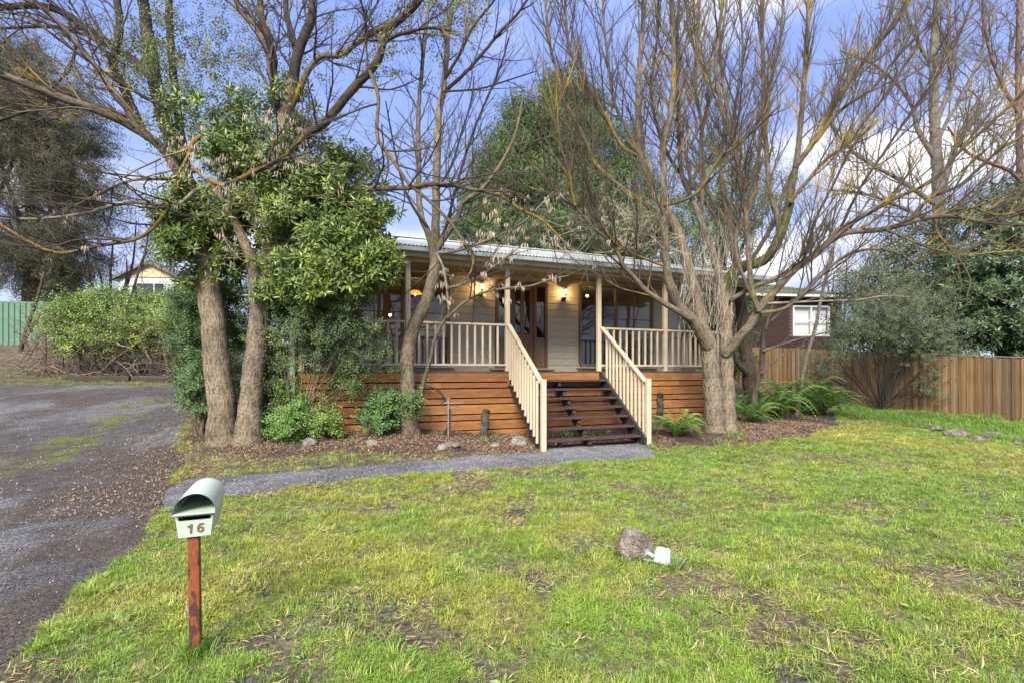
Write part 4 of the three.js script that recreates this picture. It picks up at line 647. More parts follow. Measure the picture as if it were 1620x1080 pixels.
// --- large bare tree right of the stairs
{
  const t = treeThing('bare_tree', 'large bare many stemmed tree with lichened branches right of the stairs', 1138, 680, 11), R = rng(103), st = new Store(), tw = new Store(), tops = [];
  const b = barkColour([0.33, 0.26, 0.18], 0.06, 31), u = barkColour([0.24, 0.19, 0.125], 0.32, 32), li = barkColour([0.17, 0.13, 0.08], 0.52, 33), dk = barkColour([0.08, 0.06, 0.038], 0.28, 34), moss = (p) => { const m = smooth(0.4, 0.6, fbm(p.x * 4, p.y * 4, p.z * 4, 3)); return [lerp(0.2, 0.13, m), lerp(0.16, 0.14, m), lerp(0.1, 0.03, m)]; }, pale = barkColour([0.46, 0.4, 0.32], 0.0, 35);
  const add = (...a) => { const l = limb(...a); tops.push(l); return l; };
  limb(st, 11, 11, [[1132, 684], [1130, 650], [1127, 610], [1123, 570], [1119, 540], [1112, 522]], 31, 24, b, { base: true, flare: 0.35 }); limb(st, 11.1, 11.1, [[1152, 680], [1151, 640], [1150, 600], [1149, 560], [1148, 520], [1147, 490], [1145, 450]], 24, 19, b, { base: true, flare: 0.4 });
  limb(st, 10.95, 10.5, [[1122, 552], [1108, 525], [1096, 507], [1072, 483], [1061, 454]], 20, 15, u); add(st, 10.5, 10.4, [[1061, 456], [1054, 416], [1052, 372], [1050, 325], [1050, 272], [1049, 232], [1057, 200], [1064, 160], [1066, 100], [1064, 40], [1062, -30]], 14, 6, u); add(st, 10.4, 9.6, [[1051, 324], [1072, 320], [1100, 307], [1117, 287], [1132, 260], [1150, 242], [1167, 230], [1200, 200], [1235, 165]], 6, 3, li); add(st, 10.6, 9.9, [[1092, 505], [1080, 497], [1048, 478], [1024, 461], [1000, 435], [985, 418], [972, 390], [935, 355], [910, 327], [892, 315], [867, 285], [845, 265]], 10, 3, u); add(st, 10, 9.8, [[910, 325], [905, 300], [900, 272], [887, 230], [882, 197], [878, 150]], 5, 3, li); add(st, 10.2, 10, [[975, 395], [950, 350], [937, 310], [930, 290], [925, 230]], 5, 2, dk); add(st, 10.4, 9.9, [[1048, 420], [1010, 405], [980, 390], [955, 360], [940, 330]], 5, 2, li);
  limb(st, 11, 11.3, [[1116, 535], [1101, 469], [1089, 420], [1077, 379], [1062, 345], [1035, 310]], 21, 13, b); add(st, 11.3, 11.5, [[1037, 312], [1022, 272], [1012, 235], [1010, 185], [1010, 140], [1014, 80], [1020, 0], [1022, -40]], 12, 6, u); add(st, 11.3, 10.9, [[1032, 332], [1000, 310], [965, 282], [940, 257], [930, 230], [910, 190], [895, 165], [880, 110], [868, 60], [862, -20]], 8, 4, li); add(st, 11.4, 11.2, [[1006, 246], [985, 232], [970, 207], [960, 185], [945, 160], [920, 120], [900, 70], [893, -20]], 7, 4, li); add(st, 11.4, 11.6, [[1008, 238], [1000, 220], [985, 192], [972, 160], [960, 80], [952, -20]], 6, 3, u);
  limb(st, 11.1, 11.3, [[1145, 460], [1137, 432], [1130, 408], [1120, 379], [1111, 353], [1096, 319]], 15, 9, b); add(st, 11.3, 11.6, [[1098, 322], [1080, 280], [1075, 235], [1074, 185], [1070, 100], [1075, 0], [1078, -40]], 8, 4, dk); add(st, 11.4, 11.9, [[1108, 350], [1112, 300], [1108, 260], [1110, 200], [1100, 130], [1105, 50], [1108, -30]], 7, 4, u); add(st, 11.5, 11.8, [[1096, 300], [1060, 250], [1040, 200], [1030, 140], [1040, 60], [1042, -30]], 6, 3, dk);
  limb(st, 11.1, 10.9, [[1146, 462], [1157, 437], [1173, 423], [1207, 413], [1226, 391], [1238, 363], [1248, 331], [1252, 300], [1257, 272]], 19, 11, moss); add(st, 10.9, 11.3, [[1257, 276], [1261, 253], [1269, 175], [1273, 125], [1277, 58], [1281, 0], [1283, -40]], 9, 6, li); add(st, 10.9, 10.6, [[1258, 265], [1292, 218], [1327, 156], [1358, 109], [1393, 66], [1428, 23], [1450, -20]], 9, 5, li); add(st, 11, 11.3, [[1234, 368], [1232, 350], [1218, 303], [1214, 250], [1210, 200], [1208, 120], [1205, 0], [1204, -40]], 9, 5, u); add(st, 10.8, 10.4, [[1250, 320], [1275, 290], [1310, 250], [1340, 230], [1370, 190], [1410, 140], [1450, 70]], 6, 3, u); add(st, 10.7, 10.3, [[1290, 225], [1330, 175], [1380, 140], [1420, 90], [1480, 30]], 6, 3, li);
  limb(st, 11, 10.6, [[1148, 560], [1155, 552], [1169, 536], [1193, 505], [1200, 490], [1217, 471]], 16, 13, u); add(st, 10.6, 9.6, [[1215, 474], [1241, 444], [1265, 420], [1284, 408], [1313, 382], [1340, 368], [1389, 364], [1418, 358], [1457, 347], [1501, 341], [1552, 350], [1625, 355], [1660, 350]], 12, 5, u); add(st, 10.6, 10.4, [[1200, 492], [1190, 459], [1185, 408], [1181, 348], [1173, 300], [1160, 222], [1144, 179], [1133, 117], [1137, 58], [1144, 0], [1146, -40]], 9, 5, u); add(st, 10.9, 10.2, [[1156, 475], [1183, 459], [1217, 444], [1253, 428], [1290, 400], [1330, 360]], 8, 5, u); add(st, 10.6, 9.8, [[1205, 495], [1241, 488], [1272, 464], [1296, 440], [1330, 410], [1370, 395], [1420, 400], [1450, 420]], 6, 3, u);
  add(st, 10.2, 9.5, [[1300, 395], [1340, 360], [1359, 347], [1418, 314], [1478, 284], [1513, 246], [1558, 204], [1596, 169], [1640, 130]], 6, 4, li); add(st, 10, 9.4, [[1440, 345], [1472, 314], [1519, 293], [1561, 255], [1596, 228], [1640, 205]], 5, 4, li); add(st, 10, 9.5, [[1460, 347], [1500, 335], [1540, 330], [1580, 340], [1625, 330]], 5, 3, li); add(st, 10, 9.4, [[1400, 362], [1440, 380], [1480, 395], [1520, 400], [1560, 385], [1620, 390]], 4, 2, li); add(st, 9.9, 9.4, [[1480, 345], [1485, 370], [1510, 400], [1535, 440], [1530, 470]], 4, 2, li); add(st, 10.2, 10, [[1330, 362], [1360, 300], [1400, 240], [1440, 180], [1490, 110], [1530, 30]], 5, 3, dk); add(st, 10.3, 10.1, [[1270, 420], [1290, 350], [1320, 290], [1350, 230], [1390, 190]], 5, 3, dk); add(st, 10.2, 9.7, [[1215, 480], [1260, 478], [1310, 476], [1360, 474], [1400, 468], [1440, 470]], 4, 2, pale); add(st, 10.6, 10.4, [[1190, 470], [1165, 400], [1175, 300], [1160, 200], [1175, 100], [1170, -20]], 6, 3, u);
  for (const l of tops) sprout(tw, l.c, l.rad, 2, 2.1, { dens: [7.5, 6.5, 4.8], rmax: [0.0045, 0.009, 0.018], curl: 0.2, up: 0.4, grav: 0.05, colour: R() < 0.4 ? barkColour([0.11, 0.085, 0.05], 0.42, 36) : dk }, R);
  // pale straight shoots crowded in the fork
  for (let k = 0; k < 260; k++) { const q = P(lerp(1070, 1165, R()), lerp(400, 540, R()), lerp(10.6, 11.2, R())); shoot(tw, q, V((R() - 0.5) * 0.9, 1, (R() - 0.5) * 0.6).normalize(), lerp(0.3, 1.1, R()), 0.005, R() < 0.4 ? 1 : 0, { dens: [4], rmax: [0.003], curl: 0.12, up: 0.2, colour: R() < 0.6 ? pale : dk }, R); }
  for (let k = 0; k < 150; k++) { const q = P(lerp(900, 1060, R()), lerp(330, 410, R()), lerp(10.2, 11, R())); shoot(tw, q, V((R() - 0.6), R() - 0.3, (R() - 0.5) * 0.6).normalize(), lerp(0.3, 0.9, R()), 0.005, 1, { dens: [5], rmax: [0.003], curl: 0.25, up: 0.1, colour: pale }, R); }
  mesh('trunk', local(st.build(), t), M.bark, t); mesh('twigs', local(tw.build(), t), M.twig, t);
  scatter(t, 'seed_keys', keys, SEEDM, localSpots(lobes([[930, 370, 10.4, 60], [990, 345, 10.6, 50], [880, 330, 10.2, 40, 1, 0.6]], 14, 17, { spread: 0.9 }).map((s) => ({ p: s.p, s: 0.5 + s.s * 0.7 })), t), tan, 77);
}
// --- smaller trees behind it
{
  const b = barkColour([0.2, 0.155, 0.105], 0.2, 41), dk = barkColour([0.09, 0.07, 0.05], 0.2, 42), pale = barkColour([0.4, 0.33, 0.25], 0.05, 43);
  let t = treeThing('leaning_tree', 'leaning grey trunk just behind the large bare tree at the deck corner', 1190, 622, 14), R = rng(104), st = new Store(), tw = new Store(), tops = [];
  const add = (...a) => { const l = limb(...a); tops.push(l); return l; };
  limb(st, 14, 14, [[1193, 632], [1188, 610], [1182, 570], [1177, 530], [1172, 480], [1168, 430], [1160, 380], [1150, 330]], 24, 12, b, { base: true, flare: 0.3 }); limb(st, 14, 13.6, [[1190, 600], [1178, 585], [1165, 570], [1160, 555]], 12, 8, b);
  for (const a of [[[1150, 335], [1140, 260], [1150, 180], [1140, 90], [1150, 0], [1150, -30]], [[1160, 380], [1190, 320], [1200, 250], [1215, 150], [1235, 60], [1240, -30]], [[1155, 360], [1120, 300], [1110, 220], [1120, 140], [1090, 50], [1085, -30]], [[1170, 440], [1220, 360], [1250, 280], [1300, 200], [1330, 120]], [[1165, 410], [1130, 340], [1095, 290], [1080, 200]]]) add(st, 14, 14.5, a, 8, 3, b);
  for (const l of tops) sprout(tw, l.c, l.rad, 2, 1.5, { dens: [8, 6, 3.2], rmax: [0.005, 0.01, 0.02], curl: 0.28, up: 0.35, grav: 0.04, colour: dk }, R);
  mesh('trunk', local(st.build(), t), M.bark, t); mesh('twigs', local(tw.build(), t), M.twig, t);
  // thin sapling rising from the ferns
  t = treeThing('sapling', 'thin knobbly sapling rising out of the ferns', 1190, 650, 12.6); R = rng(105); st = new Store(); tw = new Store(); tops = [];
  limb(st, 12.6, 12.4, [[1188, 655], [1195, 620], [1205, 580], [1207, 550], [1210, 520], [1220, 508]], 10, 7, b, { base: true }); for (const a of [[[1218, 510], [1240, 490], [1262, 470], [1290, 440], [1320, 410]], [[1212, 520], [1225, 470], [1235, 420], [1245, 370]], [[1208, 555], [1235, 545], [1270, 535], [1310, 525]], [[1205, 590], [1240, 560], [1275, 545]]]) add(st, 12.4, 12, a, 4, 2, pale);
  for (const l of tops) sprout(tw, l.c, l.rad, 1, 0.7, { dens: [4, 3], rmax: [0.004, 0.007], curl: 0.3, up: 0.2, colour: pale }, R);
  mesh('trunk', local(st.build(), t), M.bark, t); mesh('twigs', local(tw.build(), t), M.twig, t);
  t = treeThing('pole_sapling', 'straight pale pole of a sapling leaning across the brick house', 1262, 625, 14); st = new Store(); tw = new Store(); { const l = limb(st, 14, 13.8, [[1260, 630], [1275, 570], [1290, 520], [1300, 470], [1312, 420], [1318, 390]], 7, 4, pale, { base: true }); sprout(tw, l.c, l.rad, 1, 0.8, { dens: [4, 2.4], rmax: [0.004, 0.007], curl: 0.3, up: 0.2, colour: pale, from: 0.3 }, R); }
  mesh('trunk', local(st.build(), t), M.bark, t); mesh('twigs', local(tw.build(), t), M.twig, t);
  // tall pale tree beyond the fence
  t = treeThing('pale_tree', 'tall pale barked bare tree standing beyond the paling fence', 1488, 560, 22, 'bare trees beyond the fence'); R = rng(106); st = new Store(); tw = new Store(); tops = []; const pb = barkColour([0.3, 0.265, 0.22], 0.12, 44), pd = barkColour([0.13, 0.105, 0.085], 0.12, 45);
  limb(st, 22, 22, [[1490, 590], [1489, 480], [1488, 400], [1486, 335], [1484, 272], [1480, 213], [1478, 154], [1478, 80], [1484, 0], [1486, -60]], 24, 9, pb, { base: true });
  for (const [a, w] of [[[[1480, 250], [1454, 207], [1442, 163], [1418, 130], [1380, 100], [1330, 80]], 9], [[[1492, 295], [1519, 219], [1558, 169], [1590, 110], [1610, 40]], 10], [[[1478, 322], [1418, 281], [1380, 261], [1340, 230], [1310, 190]], 8], [[[1479, 160], [1475, 110], [1455, 70], [1435, 20], [1425, -30]], 8], [[[1480, 200], [1505, 130], [1515, 60], [1540, 0], [1545, -40]], 8], [[[1484, 340], [1530, 320], [1570, 270], [1600, 200], [1640, 150]], 7], [[[1486, 360], [1430, 330], [1380, 310], [1330, 300]], 6], [[[1478, 120], [1500, 60], [1500, 0]], 6], [[[1482, 230], [1500, 190], [1530, 140], [1560, 60], [1580, 10]], 6]]) add(st, 22, 22.5, a, w, 3, pb);
  for (const l of tops) sprout(tw, l.c, l.rad, 2, 3.2, { dens: [5, 4, 3.2], rmax: [0.008, 0.014, 0.03], curl: 0.42, up: 0.15, grav: 0.02, colour: pd }, R);
  mesh('trunk', local(st.build(), t), M.bark, t); mesh('twigs', local(tw.build(), t), M.twig, t);
  t = treeThing('edge_tree', 'reddish bare trunk at the far right edge beyond the fence', 1612, 560, 18, 'bare trees beyond the fence'); R = rng(107); st = new Store(); tw = new Store(); tops = []; const rb = barkColour([0.26, 0.17, 0.125], 0.1, 46);
  add(st, 18, 18, [[1628, 600], [1622, 450], [1616, 330], [1613, 200], [1612, 100], [1614, 0], [1614, -50]], 12, 7, rb, { base: true }); add(st, 18, 17.5, [[1624, 300], [1600, 272], [1567, 258], [1530, 240], [1500, 200]], 7, 3, rb); add(st, 18, 18, [[1613, 180], [1580, 120], [1560, 50], [1555, -20]], 6, 3, rb); add(st, 18, 18.3, [[1613, 120], [1640, 60], [1650, 0]], 6, 3, rb);
  for (const l of tops) sprout(tw, l.c, l.rad, 2, 2.0, { dens: [6.5, 4.6, 2.8], rmax: [0.007, 0.012, 0.02], curl: 0.42, up: 0.15, colour: pd }, R);
  mesh('trunk', local(st.build(), t), M.bark, t); mesh('twigs', local(tw.build(), t), M.twig, t);
}
// --- evergreen trees behind
function evergreen(name, label, base, trunkPts, w, lobeList, per, sprays, mat, tint, seed, o = {}) {
  const t = treeThing(name, label, base[0], base[1], base[2], o.group), st = new Store(), R = rng(seed), bc = barkColour(o.bark ?? BARK.dark, 0.05, seed);
  const l = limb(st, base[2], base[2], trunkPts, w, w * 0.4, bc, { base: true }), tips = [];
  for (const q of lobeList) { const end = P(q[0], q[1], q[2]), i = Math.floor((0.25 + 0.6 * R()) * (l.c.length - 1)), a = l.c[i], m = a.clone().lerp(end, 0.5).add(V(0, -0.2, 0)); st.tube(curve([a, m, end], 0.25), (u) => lerp(w * 0.16, w * 0.05, u) / F * base[2], 6, bc, 0.05); }
  mesh('trunk', local(st.build(), t), M.bark, t);
  if (o.twigs) { const tw = new Store(); for (const q of lobeList) for (let k = 0; k < o.twigs; k++) { const r = q[3] / F * q[2], p = P(q[0], q[1], q[2]).add(V((R() - 0.5) * r * 1.6, (R() - 0.5) * r * 1.6, (R() - 0.5) * r * 1.6)); shoot(tw, p, V(R() - 0.5, (R() - 0.65) * 0.9, R() - 0.5).normalize(), lerp(0.4, 1.2, R()) * r, 0.012, 1, { dens: [3], rmax: [0.007], curl: 0.35, up: -0.1, grav: -0.05, colour: o.twigColour ?? barkColour([0.16, 0.125, 0.095], 0, seed) }, R); } mesh('twigs', local(tw.build(), t), M.twig, t); }
  scatter(t, 'crown', sprays, mat, localSpots(lobes(lobeList, per, seed, o), t), tint, seed); return t;
}
evergreen('cypress_tree', 'drooping olive brown conifer at the left edge above the green fence', [40, 540, 24.5], [[40, 560], [48, 450], [50, 300], [40, 150], [35, 80]], 24,
  [[20, 100, 24.5, 50], [60, 140, 24.5, 50], [20, 190, 24.0, 60], [90, 200, 24.5, 55], [40, 260, 24.0, 70], [110, 270, 24.5, 50], [30, 330, 24.0, 70], [100, 340, 24.3, 55], [50, 400, 24.1, 60], [100, 410, 24.3, 45], [-30, 250, 24.5, 80], [-40, 380, 24.5, 70], [140, 300, 24.7, 30, 1, 0.5], [85, 440, 24.1, 35], [-40, 130, 24.5, 70]], 300, needle.map((g) => g.clone().scale(1.5, 1.5, 1.5)), LEAFM, greens([0.075, 0.085, 0.04], [0.12, 0.11, 0.06], 0.05), 201, { lift: -0.2, twigs: 26, spread: 0.5 });
const backTint = greens([0.06, 0.105, 0.033], [0.125, 0.18, 0.055], 0.08);
evergreen('large_conifer', 'large dark green conifer rising behind the house roof', [880, 560, 24], [[880, 560], [885, 400], [890, 250], [893, 150]], 34,
  [[893, 165, 24, 30, 1.2], [870, 200, 24, 42], [915, 205, 24, 42], [830, 215, 24, 36], [850, 250, 23.6, 55], [920, 255, 23.6, 55], [960, 260, 24.2, 42], [985, 300, 24, 40], [810, 265, 24, 42], [800, 320, 23.6, 50], [860, 320, 23.2, 58], [930, 325, 23.2, 58], [770, 350, 24, 42], [820, 380, 23.4, 50], [890, 385, 23.2, 55], [960, 375, 23.4, 52], [1010, 360, 24, 40], [745, 395, 24, 36], [1030, 400, 24, 40], [790, 290, 24.5, 34]], 330, [needle[0], small[0], small[1]].map((g) => g.clone().scale(2.2, 2.2, 2.2)), LEAFM, backTint, 202, { spread: 0.45, lift: 0.3 });
evergreen('rounded_evergreen', 'dark evergreen tree half hidden behind the large bare tree', [1140, 560, 25], [[1140, 560], [1140, 400], [1140, 280]], 26,
  [[1110, 270, 25, 42], [1160, 290, 25, 45], [1200, 330, 25, 40], [1090, 320, 24.6, 48], [1145, 345, 24.6, 50], [1070, 370, 24.6, 48], [1120, 400, 24.4, 52]], 240, small.map((g) => g.clone().scale(2.4, 2.4, 2.4)), LEAFM, backTint, 203, { spread: 0.5 });
evergreen('side_evergreen', 'dark leafy evergreen filling the gap right of the house wall', [1120, 585, 19], [[1120, 600], [1122, 500], [1120, 440]], 16,
  [[1100, 450, 19, 34], [1135, 470, 19, 34], [1105, 500, 18.8, 34], [1150, 520, 19, 34], [1115, 545, 18.8, 34], [1165, 560, 19, 28], [1175, 490, 19.2, 28]], 220, small.map((g) => g.clone().scale(1.9, 1.9, 1.9)), LEAFM, greens([0.045, 0.08, 0.025], [0.1, 0.14, 0.04], 0.06), 206, { spread: 0.5 });
evergreen('laurel_tree', 'dense dark laurel beyond the fence at the right edge', [1590, 590, 18], [[1590, 600], [1585, 500], [1580, 400]], 20,
  [[1570, 360, 18, 60], [1620, 340, 18, 55], [1540, 420, 17.6, 55], [1600, 420, 17.6, 60], [1560, 480, 17.4, 60], [1615, 490, 17.4, 60], [1530, 520, 17.6, 50], [1590, 540, 17.4, 55], [1640, 540, 17.4, 50]], 260, broad, LEAF, greens([0.04, 0.075, 0.028], [0.08, 0.135, 0.042], 0.06), 204, { spread: 0.4 });
evergreen('bushy_evergreen', 'bushy dull green evergreen beyond the middle of the paling fence', [1430, 590, 19.5], [[1430, 600], [1432, 500], [1435, 420]], 18,
  [[1430, 420, 19.5, 50], [1390, 460, 19.5, 42], [1470, 450, 19.3, 52], [1420, 490, 19.2, 55], [1370, 510, 19.4, 38], [1480, 510, 19.2, 52], [1430, 540, 19, 52], [1380, 555, 19.2, 38], [1490, 550, 19, 45], [1460, 395, 19.6, 34]], 250, small.map((g) => g.clone().scale(2.3, 2.3, 2.3)), LEAFM, greens([0.06, 0.09, 0.04], [0.12, 0.15, 0.065], 0.05), 205, { spread: 0.5, twigs: 8 });
// thickets of bare brown twigs in the distance
function thicket(name, label, base, list, n, seed, col, group) {
  const t = treeThing(name, label, base[0], base[1], base[2], group), st = new Store(), tw = new Store(), R = rng(seed), bc = barkColour(col, 0.05, seed);
  for (const [px, py, D, r] of list) { const root = P(base[0] + (px - base[0]) * 0.5, base[1], D), top = P(px, py, D), c = curve([root, root.clone().lerp(top, 0.5).add(V((R() - 0.5) * 0.5, 0, 0)), top], 0.3); st.tube(c, (u) => lerp(0.09, 0.03, u), 6, bc, 0.1); const rr = r / F * D; for (let k = 0; k < n; k++) { const q = top.clone().add(V((R() - 0.5) * rr * 1.5, (R() - 0.7) * rr * 1.3, (R() - 0.5) * rr * 1.5)); shoot(tw, q, V((R() - 0.5) * 1.4, R() * 0.9, R() - 0.5).normalize(), lerp(0.4, 1, R()) * rr, 0.014, 2, { dens: [2.4, 2.4], rmax: [0.008, 0.01], curl: 0.4, up: 0.2, colour: bc }, R); } }
  mesh('trunk', local(st.build(), t), M.bark, t); mesh('twigs', local(tw.build(), t), M.twig, t);
}
thicket('bare_thicket', 'brown leafless tree mass behind the hedge near the gabled house', [170, 480, 28], [[130, 360, 28, 45], [180, 370, 28, 45], [200, 410, 28, 36], [150, 410, 28, 45], [215, 350, 29, 40], [100, 420, 28, 36], [240, 380, 30, 30]], 30, 301, [0.22, 0.18, 0.14], 'leafless thickets in the distance');
thicket('bare_thicket', 'grey brown leafless tree mass behind the brick house roof', [1330, 520, 34], [[1300, 400, 34, 40], [1340, 400, 34, 40], [1370, 420, 34, 36], [1320, 430, 33, 34], [1270, 380, 34, 34], [1395, 380, 35, 36]], 30, 302, [0.2, 0.165, 0.135], 'leafless thickets in the distance');
// small leaning tree by the green fence
{
  const t = treeThing('small_leaning_tree', 'small forked leaning tree in front of the green steel fence', 32, 548, 19.5), st = new Store(), tw = new Store(), R = rng(110), b = barkColour(BARK.brown, 0.05, 51), tops = [];
  tops.push(limb(st, 19.5, 19.5, [[30, 550], [42, 520], [52, 490], [62, 460], [70, 430]], 7, 4, b, { base: true }), limb(st, 19.5, 19.5, [[32, 548], [48, 520], [62, 500], [80, 485], [90, 470]], 6, 3, b)); for (const l of tops) sprout(tw, l.c, l.rad, 1, 1, { dens: [3, 3], rmax: [0.008, 0.012], curl: 0.3, up: 0.2, colour: b }, R);
  mesh('trunk', local(st.build(), t), M.bark, t); mesh('twigs', local(tw.build(), t), M.twig, t);
}

// ------------------------------------------------------------------ hedge with its tangle of bare stems, and the sleepers that edge it
{
  const b = P(185, 600, 17); b.y = height(b.x, b.z); const t = thing('hedge', 'overgrown leafy hedge above a brown tangle of bare vines, top of the drive', 'hedge', [b.x, b.y, b.z]), R = rng(401), tw = new Store();
  const br = barkColour([0.1, 0.07, 0.055], 0, 61), lt = barkColour([0.26, 0.2, 0.14], 0, 62), list = [];
  for (let k = 0; k < 12; k++) list.push([108 + k * 18, 514 + (R() - 0.5) * 16, 17.2 + (R() - 0.5) * 0.8, 33 + R() * 8], [112 + k * 17.5, 502 + (R() - 0.5) * 10 + (k < 2 ? 14 : 0), 17.6, 24 + R() * 8]);
  scatter(t, 'foliage', small.map((g) => g.clone().scale(1.5, 1.5, 1.5)), LEAF, localSpots(lobes(list, 330, 402, { spread: 0.55 }), t), greens([0.1, 0.165, 0.035], [0.21, 0.29, 0.055], 0.25), 403);
  for (let k = 0; k < 900; k++) {
    const px = lerp(40, 312, R()), py = lerp(600, 515, Math.pow(R(), 0.8)) + (px < 100 ? (100 - px) * 0.35 : 0), D = lerp(16.2, 17.8, R()), q = P(px, Math.min(py, 602), D); q.y = Math.max(q.y, height(q.x, q.z) + 0.03);
    const pts = [q], d = V(R() - 0.5, (R() - 0.45) * 0.9, (R() - 0.5) * 0.5).normalize(), n = 7, L = lerp(0.5, 1.7, R()); for (let s = 0; s < n; s++) { d.add(V((R() - 0.5) * 0.6, (R() - 0.52) * 0.7, (R() - 0.5) * 0.5)).normalize(); const e = pts[s].clone().addScaledVector(d, L / n); e.y = clamp(e.y, height(e.x, e.z) + 0.02, P(0, 505, D).y); pts.push(e); }
    const r = lerp(0.006, 0.018, R() * R()); tw.tube(pts, (u) => lerp(r, r * 0.5, u), 4, R() < 0.28 ? lt : br, 0, false);
  }
  for (let k = 0; k < 9; k++) { const px = 70 + k * 28, q = P(px, 600, 17.2); q.y = height(q.x, q.z) - 0.05; tw.tube(curve([q, q.clone().add(V((R() - 0.5) * 0.3, 0.8, 0)), q.clone().add(V((R() - 0.5) * 0.5, 1.7, 0))], 0.2), (u) => lerp(0.05, 0.025, u), 6, br, 0.1); }
  mesh('stem_tangle', local(tw.build(), t), M.twig, t);
  const sl = std({ color: RGB(0.07, 0.048, 0.036), map: TX.wood });
  for (const [a, c, label] of [[105, 205, 'dark timber sleeper under the hedge, the left of the two'], [208, 305, 'dark timber sleeper under the hedge, the right of the two']]) { const p = P(a, 598, 15.9), q = P(c, 598, 15.9), m = p.clone().add(q).multiplyScalar(0.5), h = height(m.x, m.z); const s = mesh(numbered('timber_sleeper'), cbox(p.distanceTo(q), 0.2, 0.12, 0.012, 0), sl, scene); s.position.set(m.x, h + 0.07, m.z); tag(s, label, 'sleeper', 'timber sleepers edging the drive'); }
}
// ------------------------------------------------------------------ shrubs
function shrub(name, label, base, list, per, sprays, mat, tint, seed, stems, o = {}) {
  const b = P(base[0], base[1], base[2]); b.y = height(b.x, b.z); const t = thing(name, label, 'shrub', [b.x, b.y, b.z], 0, o.group), st = new Store(), R = rng(seed), bc = barkColour(o.bark ?? BARK.brown, 0, seed);
  for (let k = 0; k < stems; k++) { const q = list[k % list.length], e = P(q[0] + (R() - 0.5) * q[3], q[1] + (R() - 0.5) * q[3], q[2]), a = b.clone().add(V((R() - 0.5) * 0.16, -0.03, (R() - 0.5) * 0.16)), m = a.clone().lerp(e, 0.5).add(V((R() - 0.5) * 0.3, 0.12, (R() - 0.5) * 0.3)); const c = curve([a, m, e], 0.1), r = o.r ?? 0.012; st.tube(c, (u) => lerp(r, r * 0.35, u), 5, bc, 0.05); if (o.branch) sprout(st, c, (u) => lerp(r, r * 0.35, u), 1, o.branch, { dens: [3, 2.4], rmax: [0.004, 0.006], curl: 0.3, up: 0.2, colour: bc, from: 0.35 }, R); }
  mesh('stems', local(st.build(), t), M.twig, t); scatter(t, 'foliage', sprays, mat, localSpots(lobes(list, per, seed, { spread: 0.5, ...o }), t), tint, seed); return t;
}
const tiny = [21, 22].map((k) => spray(k, 16, 0.16, 0.05, 0.024));
shrub('corner_shrub', 'blue green leafy shrub behind the twin trunks beside the drive', [315, 655, 9.7], [[315, 500, 9.8, 26], [305, 545, 9.7, 26], [325, 570, 9.9, 26], [308, 600, 9.6, 24], [322, 635, 9.8, 22], [335, 470, 10, 28], [300, 470, 9.9, 22], [352, 520, 10, 26], [365, 600, 9.9, 24], [372, 540, 10, 24], [345, 640, 10, 24], [370, 480, 10.2, 30]], 260, tiny, LEAFM, greens([0.07, 0.15, 0.05], [0.13, 0.21, 0.07], 0.1), 411, 12);
shrub('privet_shrub', 'tall dark small leaved shrub filling the verandah corner', [470, 685, 9], [[440, 470, 9.2, 34], [480, 480, 9, 34], [520, 470, 8.9, 34], [560, 480, 8.8, 26, 1, 0.5], [455, 520, 9.1, 34], [500, 525, 9, 32], [545, 530, 8.9, 28, 1, 0.6], [585, 525, 8.9, 22, 1, 0.2], [430, 560, 9.3, 30], [470, 575, 9.1, 26, 1, 0.4], [520, 575, 9, 26, 1, 0.4], [575, 560, 9, 26, 1, 0.35], [605, 570, 9, 20, 1, 0.3], [430, 610, 9.3, 24], [560, 600, 9, 24, 1, 0.25], [535, 620, 9, 22, 1, 0.2], [430, 500, 9.6, 40], [450, 600, 9.5, 34], [400, 520, 9.8, 34], [420, 640, 9.5, 28]], 210, tiny, LEAFM, greens([0.05, 0.095, 0.03], [0.11, 0.165, 0.04], 0.1), 412, 22, { branch: 0.4, r: 0.012 });
shrub('bright_shrub', 'low bright green shrub at the foot of the downpipe', [465, 690, 8.9], [[462, 645, 8.9, 24], [470, 668, 8.8, 22], [452, 672, 8.9, 18]], 150, tiny, LEAFM, greens([0.1, 0.21, 0.045], [0.18, 0.3, 0.06], 0.1), 413, 8);
shrub('yellow_green_shrub', 'small yellow green shrub beside the bright green one', [512, 688, 8.9], [[510, 662, 8.9, 18], [518, 676, 8.8, 14]], 130, tiny, LEAFM, greens([0.14, 0.22, 0.04], [0.2, 0.29, 0.05], 0.1), 414, 6);
shrub('skirt_shrub', 'leafy green shrub growing against the timber skirt left of the slim tree', [606, 688, 9.2], [[602, 655, 9.2, 20], [590, 670, 9.1, 16], [612, 645, 9.2, 13], [606, 632, 9.2, 11, 1, 0.5]], 150, tiny, LEAFM, greens([0.07, 0.16, 0.045], [0.12, 0.22, 0.055], 0.1), 415, 8);
shrub('trunk_shoots', 'small leafy shoots sprouting round the base of the slim tree', [650, 672, 9.1], [[648, 630, 9.1, 12, 1, 0.4], [655, 648, 9.05, 10, 1, 0.4], [640, 640, 9.1, 8, 1, 0.2]], 80, tiny, LEAFM, greens([0.08, 0.16, 0.05], [0.14, 0.22, 0.06], 0.1), 416, 5, { r: 0.005 });
